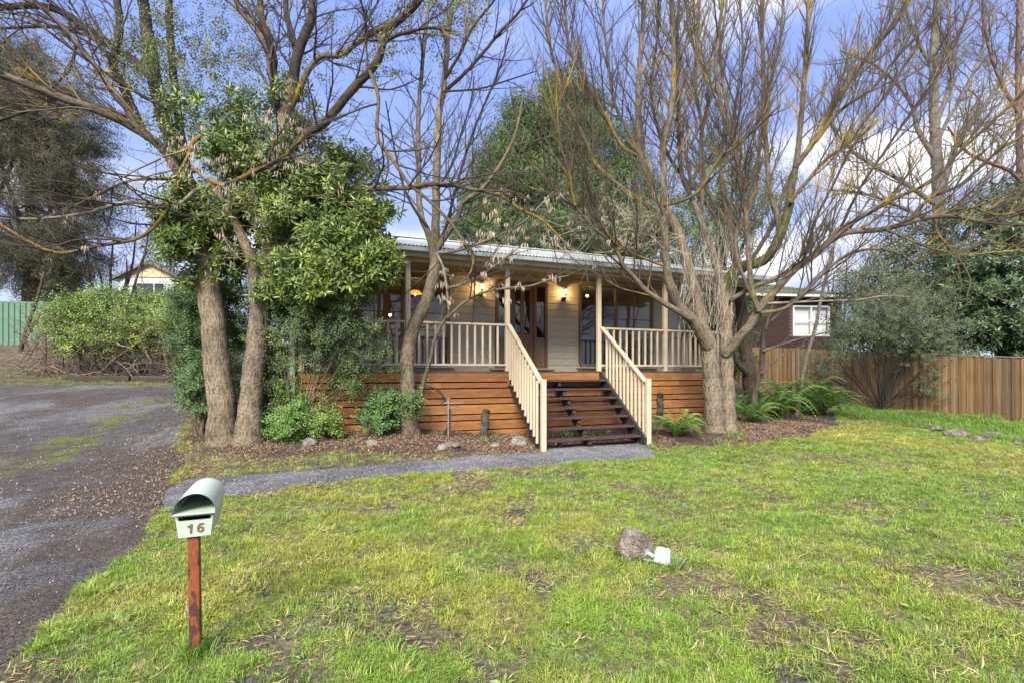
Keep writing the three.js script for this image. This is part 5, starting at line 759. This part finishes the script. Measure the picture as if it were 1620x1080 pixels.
shrub('black_stemmed_shrub', 'black many stemmed shrub with fine foliage in front of the paling fence', [1392, 648, 16.2], [[1345, 530, 16.2, 34, 0.7, 0.7], [1385, 510, 16.2, 40, 0.7, 1], [1430, 500, 16, 44, 0.7, 1], [1475, 520, 16, 40, 0.7, 0.9], [1500, 560, 15.8, 36, 0.7, 0.7], [1520, 600, 15.6, 26, 0.7, 0.4], [1440, 550, 16, 44, 0.7, 0.7], [1310, 560, 16, 30, 0.6, 0.35], [1410, 470, 16.2, 36, 0.7, 0.8], [1470, 470, 16.2, 36, 0.7, 0.8], [1290, 585, 16, 20, 0.5, 0.3], [1480, 610, 15.6, 22, 0.8, 0.3]], 420, tiny, LEAFM, greens([0.07, 0.1, 0.05], [0.12, 0.15, 0.07], 0.08), 417, 36, { bark: BARK.black, r: 0.018, branch: 1.2, spread: 0.7 });
{ // slender trunks of the corner shrubs
  for (const [pts, w, label, D] of [[[[432, 640], [428, 590], [440, 530], [446, 480], [450, 440]], 9, 'slender brown trunk between the twin trunked tree and the downpipe', 9.2], [[[497, 665], [496, 620], [505, 590], [505, 540], [500, 500], [492, 470]], 7, 'thin tan trunk in front of the verandah corner', 8.9]]) {
    const t = treeThing('slender_tree', label, pts[0][0], pts[0][1], D, 'slender trunks at the verandah corner'), st = new Store(), tw = new Store(), R = rng(w * 7), b = barkColour([0.22, 0.16, 0.1], 0.05, w), l = limb(st, D, D, pts, w, w * 0.5, b, { base: true }); sprout(tw, l.c, l.rad, 1, 0.7, { dens: [3, 2.4], rmax: [0.004, 0.008], curl: 0.3, up: 0.2, colour: b, from: 0.5 }, R); mesh('trunk', local(st.build(), t), M.bark, t); mesh('twigs', local(tw.build(), t), M.twig, t); scatter(t, 'crown', tiny, LEAFM, localSpots(lobes([[pts.at(-1)[0], pts.at(-1)[1], D, 34]], 180, 420 + w), t), greens([0.06, 0.11, 0.03], [0.12, 0.17, 0.04], 0.1), 421 + w);
  }
}
// ------------------------------------------------------------------ ferns
const frondGeo = [0, 1, 2].map((k) => { const R = rng(500 + k), l = [], n = 22; for (let i = 1; i < n; i++) { const t = i / n, at = V(t * 0.75, 1.05 * t - 0.95 * t * t * (0.8 + 0.22 * k) + 0.02, 0), w = 0.11 * Math.sin(Math.PI * Math.pow(t, 0.7)) + 0.015; for (const s of [-1, 1]) leafInto(l, at, V(0.35, -0.12 + (R() - 0.5) * 0.15, s), w, 0.03, s * 0.2, 0.1); if (i < n - 1) leafInto(l, at, V(0.75, 1.05 - 1.9 * t * (0.8 + 0.22 * k), 0), 0.05, 0.006, 0, 0); } return geoFrom(l); });
const fernMats = [[0.13, 0.25, 0.04], [0.18, 0.31, 0.055], [0.09, 0.18, 0.035], [0.23, 0.32, 0.07]].map(([r, g, b]) => leafMat(r, g, b, 0.55, 0.25));
function fern(px, py, n, size, label, lean = 0, D) {
  const q = D ? P(px, py, D) : onGround(px, py); q.y = height(q.x, q.z); const t = thing('fern', label, 'fern', [q.x, q.y, q.z], 0, 'ferns in the garden beds'), R = rng(px * 3 + py);
  for (let k = 0; k < n; k++) { const m = put('frond', frondGeo[k % 3], fernMats[Math.floor(R() * 4)], t, (R() - 0.5) * 0.14, 0.0, (R() - 0.5) * 0.14), s = size * lerp(0.65, 1.15, R()); m.scale.set(s, s * lerp(0.9, 1.5, R()), s); m.rotation.set((R() - 0.5) * 0.3, k / n * 6.28 + R() * 0.5 + lean, 0, 'YXZ'); }
}
fern(1072, 690, 38, 0.95, 'leafy fern between the dark stump and the bare tree'); fern(1050, 672, 10, 0.5, 'small upright fern right behind the stair newel'); fern(1190, 668, 34, 1.0, 'fern clump touching the right side of the bare tree'); fern(1228, 660, 44, 1.45, 'tall fern clump around the thin sapling'); fern(1262, 652, 46, 1.6, 'large arching fern in the middle of the right hand bed'); fern(1298, 656, 44, 1.5, 'drooping fern at the lawn end of the right hand bed'); fern(1285, 636, 34, 1.4, 'fern half hidden at the back of the right hand bed'); fern(905, 690, 12, 0.5, 'small fern under the middle of the stairs', 0, 10.1); fern(960, 690, 12, 0.5, 'small fern under the right half of the stairs', 0, 10.3); fern(872, 688, 9, 0.4, 'small fern under the left end of the stairs', 0, 10);
// ------------------------------------------------------------------ grass
{
  const R = rng(600), tuft = (seed, n, h, w, lean) => { const r = rng(seed), l = []; for (let k = 0; k < n; k++) { const a = r() * 6.28, d = V(Math.cos(a), 0, Math.sin(a)), s = V(-d.z, 0, d.x), b = d.clone().multiplyScalar(r() * 0.03).add(V((r() - 0.5) * 0.02, -0.01, 0)), H = h * lerp(0.5, 1.15, r()), ln = lean * lerp(0.3, 1.3, r()), ww = w * lerp(0.7, 1.2, r()); const A = b.clone().addScaledVector(s, ww), B = b.clone().addScaledVector(s, -ww), m = b.clone().addScaledVector(d, ln * H * 0.4).add(V(0, H * 0.65, 0)), C = m.clone().addScaledVector(s, ww * 0.7), D = m.clone().addScaledVector(s, -ww * 0.7), E = b.clone().addScaledVector(d, ln * H * 1.05).add(V(0, H * (1 - 0.25 * ln), 0)); for (const tr of [[A, B, C], [B, D, C], [C, D, E]]) for (const v of tr) l.push(v.x, v.y, v.z); } return geoFrom(l); };
  const short = [1, 2, 3, 4].map((k) => tuft(610 + k, 12, [0.028, 0.034, 0.04, 0.05][k - 1], 0.0021, 1.15)), long = [1, 2].map((k) => tuft(620 + k, 14, 0.2, 0.0045, 0.7));
  const GM = new THREE.MeshPhysicalMaterial({ color: 0xffffff, roughness: 0.6, side: THREE.DoubleSide, transmission: 0.25, thickness: 0 });
  const spots = [], longs = [], weeds = [];
  const patch = (x, z) => fbm(x * 0.55 + 3, 2, z * 0.55, 4), worn = (x, z) => fbm(x * 1.7 + 9, 8, z * 1.7, 4);
  const hw = (x, z) => { // cheap cover test
    const w = worn(x, z), D = -z, bd = edgeDist(bare, x, z); let k = lerp(0.14, 1, smooth(0.3, 0.52, w + 0.025 * clamp(D - 4, 0, 6) + (noise3(x * 14, 3, z * 14) - 0.5) * 0.22)); k *= 1 - 0.85 * smooth(-0.25, 0.15, bd + wob(x, z, 1.5)); return k; };
  const verge = outline([[285, 760], [290, 690], [340, 690], [420, 700], [540, 700], [640, 705], [760, 708], [850, 705], [850, 716], [700, 731], [600, 739], [450, 750], [300, 762]]);
  const band = (d0, d1, per) => { const n = Math.round((d1 - d0) * 2.15 * (d0 + d1) / 2 * per + (d1 - d0) * 2 * per); for (let i = 0; i < n; i++) { const D = Math.sqrt(lerp(d0 * d0, d1 * d1, R())), x = (R() * 2 - 1) * (D * 1.05 + 1), z = -D; if (!isLawn(x, z)) continue; if (R() > hw(x, z) * (inside(verge, x, z) ? 0.15 : x < -4 && D > 11 ? 0.25 : 1)) continue; const p = V(x, height(x, z), z), pt = patch(x, z), far = smooth(5, 12, D); const s = { p, s: lerp(0.55, 1.15, R()) * (1 + far * 0.35) * lerp(0.75, 1.35, smooth(0.35, 0.65, noise3(x * 4.5, 11, z * 4.5))), d: V((R() - 0.5) * 0.7, 1, (R() - 0.5) * 0.7), g: pt }; spots.push(s); } };
  band(1.6, 3.2, 3300); band(3.2, 5, 2600); band(5, 8, 1500); band(8, 12, 850); band(12, 17, 450);
  for (let i = 0; i < 26000; i++) { const x = lerp(5, 16, R()), z = -lerp(9, 26, R()); if (edgeDist(tall, x, z) + wob(x, z, 1.4) < 0) continue; longs.push({ p: V(x, height(x, z), z), s: lerp(0.35, 1.0, R()) * lerp(0.5, 1.3, noise3(x * 1.7, 3, z * 1.7)), d: V((R() - 0.5) * 0.5, 1, (R() - 0.5) * 0.5), g: 0 }); }
  // a few longer tufts where the mower does not reach
  for (const [px, py, n, sp] of [[310, 1036, 40, 0.09], [1012, 888, 20, 0.16], [1055, 900, 26, 0.14], [1030, 889, 10, 0.08], [560, 700, 10, 0.4], [780, 690, 14, 0.2], [1165, 690, 50, 0.25], [1180, 640, 160, 0.3], [1140, 700, 16, 0.15], [930, 690, 26, 0.5], [765, 695, 8, 0.1], [150, 607, 25, 0.6], [235, 606, 18, 0.6]]) { const q = onGround(px, py); for (let k = 0; k < n; k++) { const x = q.x + (R() + R() - 1) * sp, z = q.z + (R() + R() - 1) * sp; longs.push({ p: V(x, height(x, z), z), s: lerp(0.25, 0.6, R()), d: V((R() - 0.5) * 0.6, 1, (R() - 0.5) * 0.6), g: 0 }); } }
  // thin grass between path and bed
  { const strip = outline([[300, 745], [330, 715], [420, 726], [540, 712], [640, 724], [700, 722], [600, 734], [450, 745], [320, 755]]); for (let i = 0; i < 9000; i++) { const x = lerp(-6.5, 0, R()), z = -lerp(6, 10, R()); if (!inside(strip, x, z) || R() > smooth(0.46, 0.64, fbm(x * 2, 4, z * 2, 3))) continue; spots.push({ p: V(x, height(x, z), z), s: lerp(0.6, 1.2, R()), d: V((R() - 0.5) * 0.6, 1, (R() - 0.5) * 0.6), g: 0.5 }); } }
  { const mossy = [[215, 640], [180, 665], [130, 690], [90, 715]].map(([a, b]) => onGround(a, b)); for (const q of mossy) for (let k = 0; k < 500; k++) { const x = q.x + (R() + R() - 1) * 0.5, z = q.z + (R() + R() - 1) * 0.9; if (fbm(x * 3, 6, z * 3, 3) < 0.5) continue; spots.push({ p: V(x, height(x, z), z), s: lerp(0.35, 0.7, R()), d: V((R() - 0.5), 1, (R() - 0.5)), g: 0.55 }); } }
  const tint = (s, r) => { const y = clamp((s.g - 0.42) * 3.6 + (noise3(s.p.x * 3.1, 17, s.p.z * 3.1) - 0.5) * 0.9 + (r() - 0.5) * 0.8), dry = r() < 0.1 ? 1 : 0, k = 0.5 + 0.95 * r(); return dry ? [0.4 * k, 0.32 * k, 0.15 * k] : [lerp(0.19, 0.33, y) * k, lerp(0.31, 0.35, y) * k, lerp(0.025, 0.045, y) * k]; };
  const lawn = new THREE.Group(); lawn.name = 'lawn_grass'; lawn.userData.kind = 'stuff'; tag(lawn, 'short bright green lawn grass with worn patches', 'grass', null, 'stuff'); scene.add(lawn); scatter(lawn, 'grass_tufts', short, GM, spots, tint, 630);
  const lg = new THREE.Group(); lg.name = 'tall_grass'; tag(lg, 'longer bright green grass along the paling fence and round edges', 'grass', null, 'stuff'); scene.add(lg); scatter(lg, 'grass_tufts', long, GM, longs, (s, r) => { const k = 0.7 + 0.6 * r(); return [0.15 * k, 0.27 * k, 0.03 * k]; }, 631);
  // flat weeds
  const ros = [1, 2].map((k) => spray(640 + k, 9, 0.012, 0.055, 0.016, { lo: 0.1, hi: 0.5 })); for (let i = 0; i < 900; i++) { const D = Math.sqrt(lerp(4, 90, R())), x = (R() * 2 - 1) * D * 1.05, z = -D; if (isLawn(x, z)) weeds.push({ p: V(x, height(x, z) + 0.006, z), s: lerp(0.4, 1.0, R()), d: V(0, 1, 0) }); }
  const wg = new THREE.Group(); wg.name = 'lawn_weeds'; tag(wg, 'flat leafy weeds scattered through the lawn', 'weeds', null, 'stuff'); scene.add(wg); scatter(wg, 'weed_rosettes', ros, LEAFM, weeds, (s, r) => { const k = 0.7 + 0.6 * r(); return [0.17 * k, 0.27 * k, 0.06 * k]; }, 641);
  // dead straw on the worn ground
  const straw = [1, 2].map((k) => { const r = rng(650 + k), l = []; for (let i = 0; i < 5; i++) leafInto(l, V((r() - 0.5) * 0.1, 0.006 + r() * 0.012, (r() - 0.5) * 0.1), V(r() - 0.5, 0.05, r() - 0.5), lerp(0.02, 0.07, r()), 0.0012, r() * 3, 0.15); return geoFrom(l); }), strawS = [];
  for (let i = 0; i < 16000; i++) { const D = Math.sqrt(lerp(4, 70, R())), x = (R() * 2 - 1) * D * 1.05, z = -D; if (!isLawn(x, z) || R() < hw(x, z) * 0.9) continue; strawS.push({ p: V(x, height(x, z) + 0.004, z), s: lerp(0.5, 1.3, R()) }); }
  const sg = new THREE.Group(); sg.name = 'dry_straw'; tag(sg, 'dead straw lying on worn patches of the lawn', 'straw', null, 'stuff'); scene.add(sg); scatter(sg, 'straw', straw, SEEDM, strawS, (s, r) => { const k = 0.6 + 0.7 * r(); return [0.34 * k, 0.26 * k, 0.13 * k]; }, 651);
  // leaf litter under the trees
  const leaf = [1, 2, 3].map((k) => { const r = rng(660 + k), l = []; for (let i = 0; i < 3; i++) leafInto(l, V((r() - 0.5) * 0.14, 0.006, (r() - 0.5) * 0.14), V(r() - 0.5, 0.1, r() - 0.5), lerp(0.022, 0.045, r()), lerp(0.01, 0.02, r()), (r() - 0.5) * 1.2, -0.2); return geoFrom(l); }), lit = [];
  for (let i = 0; i < 150000; i++) { const x = lerp(-9, 8, R()), z = -lerp(5, 15.5, R()), e = edgeDist(bed, x, z), dd = edgeDist(driveway, x, z); let k = e > -0.3 ? smooth(-0.3, 0.3, e + wob(x, z)) * smooth(0.3, 0.55, fbm(x * 1.4, 2, z * 1.4, 3)) : 0; if (dd > 0) k = Math.max(k, 0.55 * smooth(1.6, 0.1, dd) * (x > -7 ? 1 : 0.2), 0.05); else if (dd > -0.25) k = Math.max(k, 0.25); if (edgeDist(path, x, z) > 0) k = 0.02; if (R() > k * (dd > 0 ? 0.4 : 0.75)) continue; lit.push({ p: V(x, height(x, z) + 0.006, z), s: lerp(0.5, 1.2, R()), d: V((R() - 0.5) * 0.5, 1, (R() - 0.5) * 0.5) }); }
  for (let i = 0; i < 500; i++) { const D = Math.sqrt(lerp(4, 90, R())), x = (R() * 2 - 1) * D * 1.05, z = -D; lit.push({ p: V(x, height(x, z) + 0.012, z), s: lerp(0.3, 0.6, R()), d: V((R() - 0.5) * 0.5, 1, (R() - 0.5) * 0.5) }); }
  const ll = new THREE.Group(); ll.name = 'leaf_litter'; tag(ll, 'brown fallen leaves under the trees and along the drive', 'leaves', null, 'stuff'); scene.add(ll); scatter(ll, 'fallen_leaves', leaf, SEEDM, lit, (s, r) => { const k = 0.45 + 0.9 * r(), w = r() < 0.08 ? 1.6 : 1; return [0.25 * k * w, 0.165 * k * w, 0.105 * k * w]; }, 661);
  // loose stones on drive and path
  const peb = [1, 2].map((k) => { const g = new THREE.IcosahedronGeometry(0.011, 0); g.scale(1, 0.6, 0.8); return g.deleteAttribute('uv'); }), ps = [];
  for (let i = 0; i < 60000; i++) { const x = lerp(-11, 3, R()), z = -lerp(2, 15, R()), a = edgeDist(path, x, z), b = edgeDist(driveway, x, z); if (a > 0 ? R() < 0.85 : b > 0 && R() < 0.3 * smooth(0.45, 0.6, fbm(x * 0.8 + 4, 1, z * 0.8, 4)) + 0.05) ps.push({ p: V(x, height(x, z) + 0.009, z), s: lerp(0.4, 1.3, R() * R()), d: V(R() - 0.5, 1, R() - 0.5) }); }
  const pg = new THREE.Group(); pg.name = 'loose_gravel'; tag(pg, 'loose grey gravel on the drive and the path', 'gravel', null, 'stuff'); scene.add(pg); scatter(pg, 'pebbles', peb, std({ color: 0xffffff }), ps, (s, r) => { const k = 0.12 + 0.34 * r() * r(); return [k, k * 0.98, k]; }, 671);
}

// ------------------------------------------------------------------ letterbox by the drive
{
  const base = onGround(310, 1036), t = thing('letterbox', 'pale green round topped letterbox numbered 16 on a rusty post', 'letterbox', [base.x, base.y, base.z], 0.4);
  const y0 = 0.598 - base.y, y1 = 0.715 - base.y, w1 = 0.084, w0 = 0.068, rise = 0.09, zf = 0.055, zb = -0.35;
  const post = bx(0.05, y0 + 0.1, 0.05, 0, (y0 - 0.1) / 2, 0, 1); { const g = cbox(0.05, y0 + 0.2, 0.05, 0.004, 1).clone(), uv = g.attributes.uv; for (let i = 0; i < uv.count; i++) uv.setXY(i, uv.getY(i) * 1.6, uv.getX(i) * 0.9 + 0.35); put('post', g, M.rust, t, -0.004, (y0 - 0.2) / 2 + 0.1 - 0.1, 0.005).rotation.z = 0.012; }
  // body: tapered box with a slot in its face; the arch above is an open paper tube
  const face = new THREE.Shape([[-w0, y0], [w0, y0], [w1 - 0.004, y1], [-w1 + 0.004, y1]].map(([a, b]) => new THREE.Vector2(a, b)));
  const hole = new THREE.Path(), sy = y1 - 0.026, sh = 0.0095, sx = 0.06; hole.moveTo(-sx, sy - sh); hole.lineTo(sx, sy - sh); hole.absarc(sx, sy, sh, -Math.PI / 2, Math.PI / 2); hole.lineTo(-sx, sy + sh); hole.absarc(-sx, sy, sh, Math.PI / 2, Math.PI * 1.5); face.holes.push(hole);
  const front = new THREE.ExtrudeGeometry(face, { depth: 0.002, bevelEnabled: false, curveSegments: 10 }).translate(0, 0, zf - 0.012);
  const backS = new THREE.Shape([[-w0, y0], [w0, y0], [w1, y1], [-w1, y1]].map(([a, b]) => new THREE.Vector2(a, b))), back = new THREE.ExtrudeGeometry(backS, { depth: 0.002, bevelEnabled: false }).translate(0, 0, zb);
  const plate = (a, b) => { const L = zf - 0.012 - zb, dx = b[0] - a[0], dy = b[1] - a[1], l = Math.hypot(dx, dy), g = new THREE.BoxGeometry(l, 0.002, L); g.rotateZ(Math.atan2(dy, dx)); return g.translate((a[0] + b[0]) / 2, (a[1] + b[1]) / 2, (zf - 0.012 + zb) / 2); };
  const body = mesh('box', merge([front, back, plate([-w0, y0], [w0, y0]), plate([-w1 + 0.001, y1], [-w0 + 0.001, y0]), plate([w1 - 0.001, y1], [w0 - 0.001, y0])]), M.mint, t);
  put('shelf', cbox(w1 * 2 + 0.012, 0.003, zf + 0.012 - zb, 0.001, 0), M.mint, body, 0, y1 + 0.002, (zf + 0.012 + zb) / 2);
  put('shelf_lip', cbox(w1 * 2 + 0.012, 0.008, 0.003, 0.001, 0), M.mint, body, 0, y1 - 0.001, zf + 0.013);
  const arch = (z0, z1, slant) => { const st = new Store(), n = 28; for (let j = 0; j < 2; j++) for (let i = 0; i <= n; i++) { const a = Math.PI * i / n, c = Math.cos(a), s = Math.sin(a); st.vert((w1 + 0.006) * c, y1 + 0.003 + rise * s, j ? z1 : z0 - slant * s, c, s, 0, i / n * 0.3, j * 0.4, [1, 1, 1]); } for (let i = 0; i < n; i++) { st.tri(i, n + 1 + i, i + 1); st.tri(i + 1, n + 1 + i, n + 2 + i); } return st.build(); };
  const hood = mesh('hood', arch(zf + 0.02, zb, 0.02), new THREE.MeshStandardMaterial({ color: RGB(0.6, 0.69, 0.57), map: TX.paint, roughness: 0.35, side: THREE.DoubleSide }), t);
  mesh('hood_back', new THREE.ShapeGeometry((() => { const s = new THREE.Shape(); s.absellipse(0, y1 + 0.003, w1 + 0.005, rise - 0.001, 0, Math.PI); return s; })(), 20).translate(0, 0, zb + 0.004), std({ color: RGB(0.42, 0.44, 0.42), metalness: 0.6, roughness: 0.35, side: THREE.DoubleSide }), hood);
  for (const z of [zf - 0.03, zf + 0.006]) put('rivet', new THREE.SphereGeometry(0.003, 6, 5), M.zinc, body, w1 + 0.006, y1 + 0.004, z);
  put('bolt', new THREE.CylinderGeometry(0.003, 0.003, 0.012, 6), M.black, body, -0.035, y0 - 0.006, 0.02);
  const font = await new FontLoader().loadAsync('fonts/droid/droid_sans_bold.typeface.json'), brown = std({ color: RGB(0.13, 0.075, 0.045), roughness: 0.7 });
  [['1', -0.036, -0.05], ['6', 0.006, -0.09]].forEach(([c, x, r]) => { const g = new TextGeometry(c, { font, size: 0.044, depth: 0.003, curveSegments: 8, bevelEnabled: false }); const m = put('numeral', g, brown, body, x, y0 + 0.02 + (c === '6' ? 0.002 : 0), zf - 0.0095); m.rotation.z = r; });
}
// ------------------------------------------------------------------ stones, logs, tap, meter
function rockGeo(seed, sx, sy, sz, rough = 0.35, det = 4) {
  const g = new THREE.IcosahedronGeometry(1, det), p = g.attributes.position; const q = V();
  for (let i = 0; i < p.count; i++) { q.fromBufferAttribute(p, i).normalize(); let k = 1 + rough * (fbm(q.x * 1.3 + seed, q.y * 1.3, q.z * 1.3 + seed * 2, 3) - 0.5) * 2 + rough * 0.25 * (fbm(q.x * 5 + seed, q.y * 5, q.z * 5, 3) - 0.5); for (const [a, b, c, d] of [[0.6, 0.5, 0.6, 0.78], [-0.7, 0.3, 0.6, 0.8], [0.2, 0.95, 0.1, 0.82], [0.1, 0.1, 1, 0.85]]) { const l = Math.hypot(a, b, c), f = (q.x * a + q.y * b + q.z * c) / l; if (f * k > d) k = lerp(k, d / f, 0.75); } p.setXYZ(i, q.x * k * sx, q.y * k * sy, q.z * k * sz); }
  g.computeVertexNormals(); const s = finish(g, 0), uv = s.attributes.uv; for (let i = 0; i < uv.count; i++) uv.setXY(i, uv.getX(i) * 3, uv.getY(i) * 1.5);
  return s;
}
{
  const b = onGround(1008, 884), bo = mesh(numbered('boulder'), rockGeo(3, 0.125, 0.16, 0.13, 0.3, 10), M.stone, scene); bo.position.set(b.x - 0.01, b.y + 0.09, b.z); bo.rotation.set(0.1, 0.5, 0.3); tag(bo, 'rough brown boulder on the lawn beside the white meter cover', 'rock');
  const m = onGround(1046, 896), t = thing('water_meter', 'white capped water meter with grey pipes lying by the boulder', 'meter', [m.x, m.y, m.z], -0.45);
  const metal = std({ color: RGB(0.27, 0.27, 0.3), roughness: 0.5, metalness: 0.6, map: TX.stone });
  const cap = put('cover', (() => { const pts = []; for (const [x, z] of [[-0.055, -0.035], [-0.03, -0.05], [0.045, -0.05], [0.062, -0.03], [0.062, 0.03], [0.045, 0.05], [-0.045, 0.05], [-0.055, 0.035]]) pts.push(V(x, 0.05, z), V(x * 0.86, 0.125, z * 0.86), V(x * 0.8, 0.13, z * 0.8)); return finish(new ConvexGeometry(pts)); })(), std({ color: RGB(0.47, 0.49, 0.52), roughness: 0.4 }), t, 0, 0, 0); cap.rotation.set(0.12, 0, -0.12);
  mesh('body', merge([new THREE.CylinderGeometry(0.05, 0.042, 0.05, 20).translate(0, 0.035, 0), new THREE.CylinderGeometry(0.018, 0.018, 0.2, 12).rotateZ(Math.PI / 2).translate(-0.02, 0.03, 0)]), metal, t);
  const pipe = (pts, r) => new THREE.TubeGeometry(new THREE.CatmullRomCurve3(pts.map((q) => V(...q)), false, 'catmullrom', 0.2), 24, r, 10);
  const out = mesh('outlet_pipe', merge([pipe([[0.06, 0.03, 0.01], [0.1, 0.022, 0.04], [0.125, 0.03, 0.05], [0.15, 0.06, 0.02], [0.17, 0.085, 0]], 0.014), new THREE.CylinderGeometry(0.02, 0.02, 0.03, 8).rotateZ(1.2).translate(0.075, 0.028, 0.02), new THREE.CylinderGeometry(0.019, 0.019, 0.035, 8).rotateZ(-0.7).translate(0.14, 0.046, 0.036)]), metal, t);
  mesh('inlet_pipe', merge([pipe([[-0.05, 0.06, -0.01], [-0.09, 0.075, -0.02], [-0.12, 0.085, -0.03]], 0.017), new THREE.BoxGeometry(0.045, 0.035, 0.04).rotateZ(-0.4).translate(-0.115, 0.088, -0.028)]), std({ color: RGB(0.45, 0.46, 0.48), roughness: 0.4, metalness: 0.5 }), t);
}
{ // stones about the garden
  const list = [[822, 704, 0.15, 0.13, 0.12, 'rounded pale grey stone at the foot of the stairs', M.stonePale, 8], [784, 705, 0.14, 0.045, 0.1, 'flat grey stone half buried left of the pale round stone', M.stonePale, 7], [715, 706, 0.17, 0.06, 0.12, 'flat brown stone in the garden bed below the tap', M.stone, 6], [700, 710, 0.1, 0.06, 0.08, 'small pale stone just left of the flat brown stone', M.stonePale, 6],
    [490, 704, 0.17, 0.09, 0.12, 'dark stone in the leaf litter below the downpipe', M.stone, 6], [588, 703, 0.09, 0.06, 0.08, 'small grey stone in the bed left of the slim tree', M.stonePale, 6],
    [1478, 680, 0.2, 0.1, 0.14, 'brown edging rock at the fence bed, nearest the black stemmed shrub', M.stone, 7], [1512, 690, 0.24, 0.12, 0.16, 'larger brown edging rock, second along the fence bed', M.stone, 7], [1545, 697, 0.2, 0.08, 0.14, 'low brown edging rock, third along the fence bed', M.stone, 7], [1570, 695, 0.22, 0.12, 0.15, 'mossy brown edging rock, fourth along the fence bed', M.stone, 7], [1618, 702, 0.2, 0.09, 0.14, 'edging rock at the far right end of the fence bed', M.stone, 7], [886, 705, 0.08, 0.05, 0.06, 'small white stone beneath the bottom tread', M.stonePale, 5]];
  list.forEach(([px, py, sx, sy, sz, label, mat, det], i) => { const q = onGround(px, py), m = mesh(numbered('garden_stone'), rockGeo(i * 1.7 + 8, sx, sy, sz, 0.28, det), mat, scene); m.position.set(q.x, q.y + sy * 0.45, q.z); m.rotation.y = i * 1.3; tag(m, label, 'rock', 'garden stones'); });
}
function logThing(px, py, h, r, lean, label, col, moss) {
  const q = onGround(px, py), t = thing('log_stump', label, 'log', [q.x, q.y - 0.05, q.z], 0, 'upright log stumps'), st = new Store(), R = rng(px);
  const pts = []; for (let k = 0; k <= 14; k++) pts.push(V(lean * (k / 14) * h + 0.012 * Math.sin(k), k / 14 * (h + 0.05), 0.01 * Math.cos(k * 1.3)));
  st.tube(pts, (u) => r * (1.05 - 0.12 * u), 18, (p) => { const m = smooth(0.5, 0.62, fbm(p.x * 9 + px, p.y * 9, p.z * 9, 3)) * moss; return [lerp(col[0], 0.34, m), lerp(col[1], 0.34, m), lerp(col[2], 0.22, m)]; }, 0.16);
  mesh('trunk', st.build(), M.bark, t); const c = new THREE.CylinderGeometry(r * 0.9, r * 0.9, 0.012, 16); put('cut_top', c, std({ color: RGB(0.16, 0.13, 0.1), map: TX.stone }), t, lean * h, h + 0.05, 0).rotation.z = -lean;
}
logThing(765, 691, 0.52, 0.085, 0.09, 'lichen spotted upright log leaning in front of the timber skirt', [0.12, 0.1, 0.085], 1.0);
logThing(1044, 668, 0.68, 0.075, 0.02, 'dark upright log stump among ferns right of the stairs', [0.03, 0.026, 0.024], 0.2);
{ // tap on its standpipe, and the black hose looped on it
  const q = onGround(709, 692), t = thing('garden_tap', 'galvanised garden tap on a short standpipe against the timber skirt', 'tap', [q.x, q.y - 0.05, q.z], HA), H = 0.7;
  mesh('standpipe', new THREE.CylinderGeometry(0.014, 0.014, H, 12).translate(0, H / 2, 0), M.zinc, t);
  mesh('support_stake', bx(0.035, 0.58, 0.035, 0.04, 0.29, -0.02, 1), M.bearer, t);
  mesh('tap_body', merge([new THREE.CylinderGeometry(0.02, 0.02, 0.05, 10).translate(0, H, 0), new THREE.CylinderGeometry(0.013, 0.013, 0.09, 10).rotateZ(1.57).translate(-0.04, H - 0.01, 0.01), new THREE.CylinderGeometry(0.008, 0.008, 0.05, 8).translate(0, H + 0.05, 0), new THREE.BoxGeometry(0.07, 0.012, 0.012).translate(0, H + 0.075, 0), new THREE.CylinderGeometry(0.007, 0.007, 0.28, 8).rotateZ(1.57).translate(0.15, H - 0.02, 0)]), M.zinc, t);
  const D = 9.75, pts = [[705, 640], [700, 625], [688, 614], [672, 610], [655, 613], [641, 625], [633, 648], [634, 668], [643, 682], [655, 689], [675, 693], [695, 690], [708, 676], [709, 655]].map(([a, b], i) => P(a, b, i < 5 ? D + 0.12 : D - 0.05)); const g = onGround(675, 694);
  const hose = mesh(numbered('garden_hose'), new THREE.TubeGeometry(new THREE.CatmullRomCurve3(pts), 120, 0.018, 8), std({ color: RGB(0.02, 0.016, 0.015), roughness: 0.45 }), scene); tag(hose, 'black garden hose looped over the tap beside the slim tree', 'hose');
}

renderer.render(scene, camera);
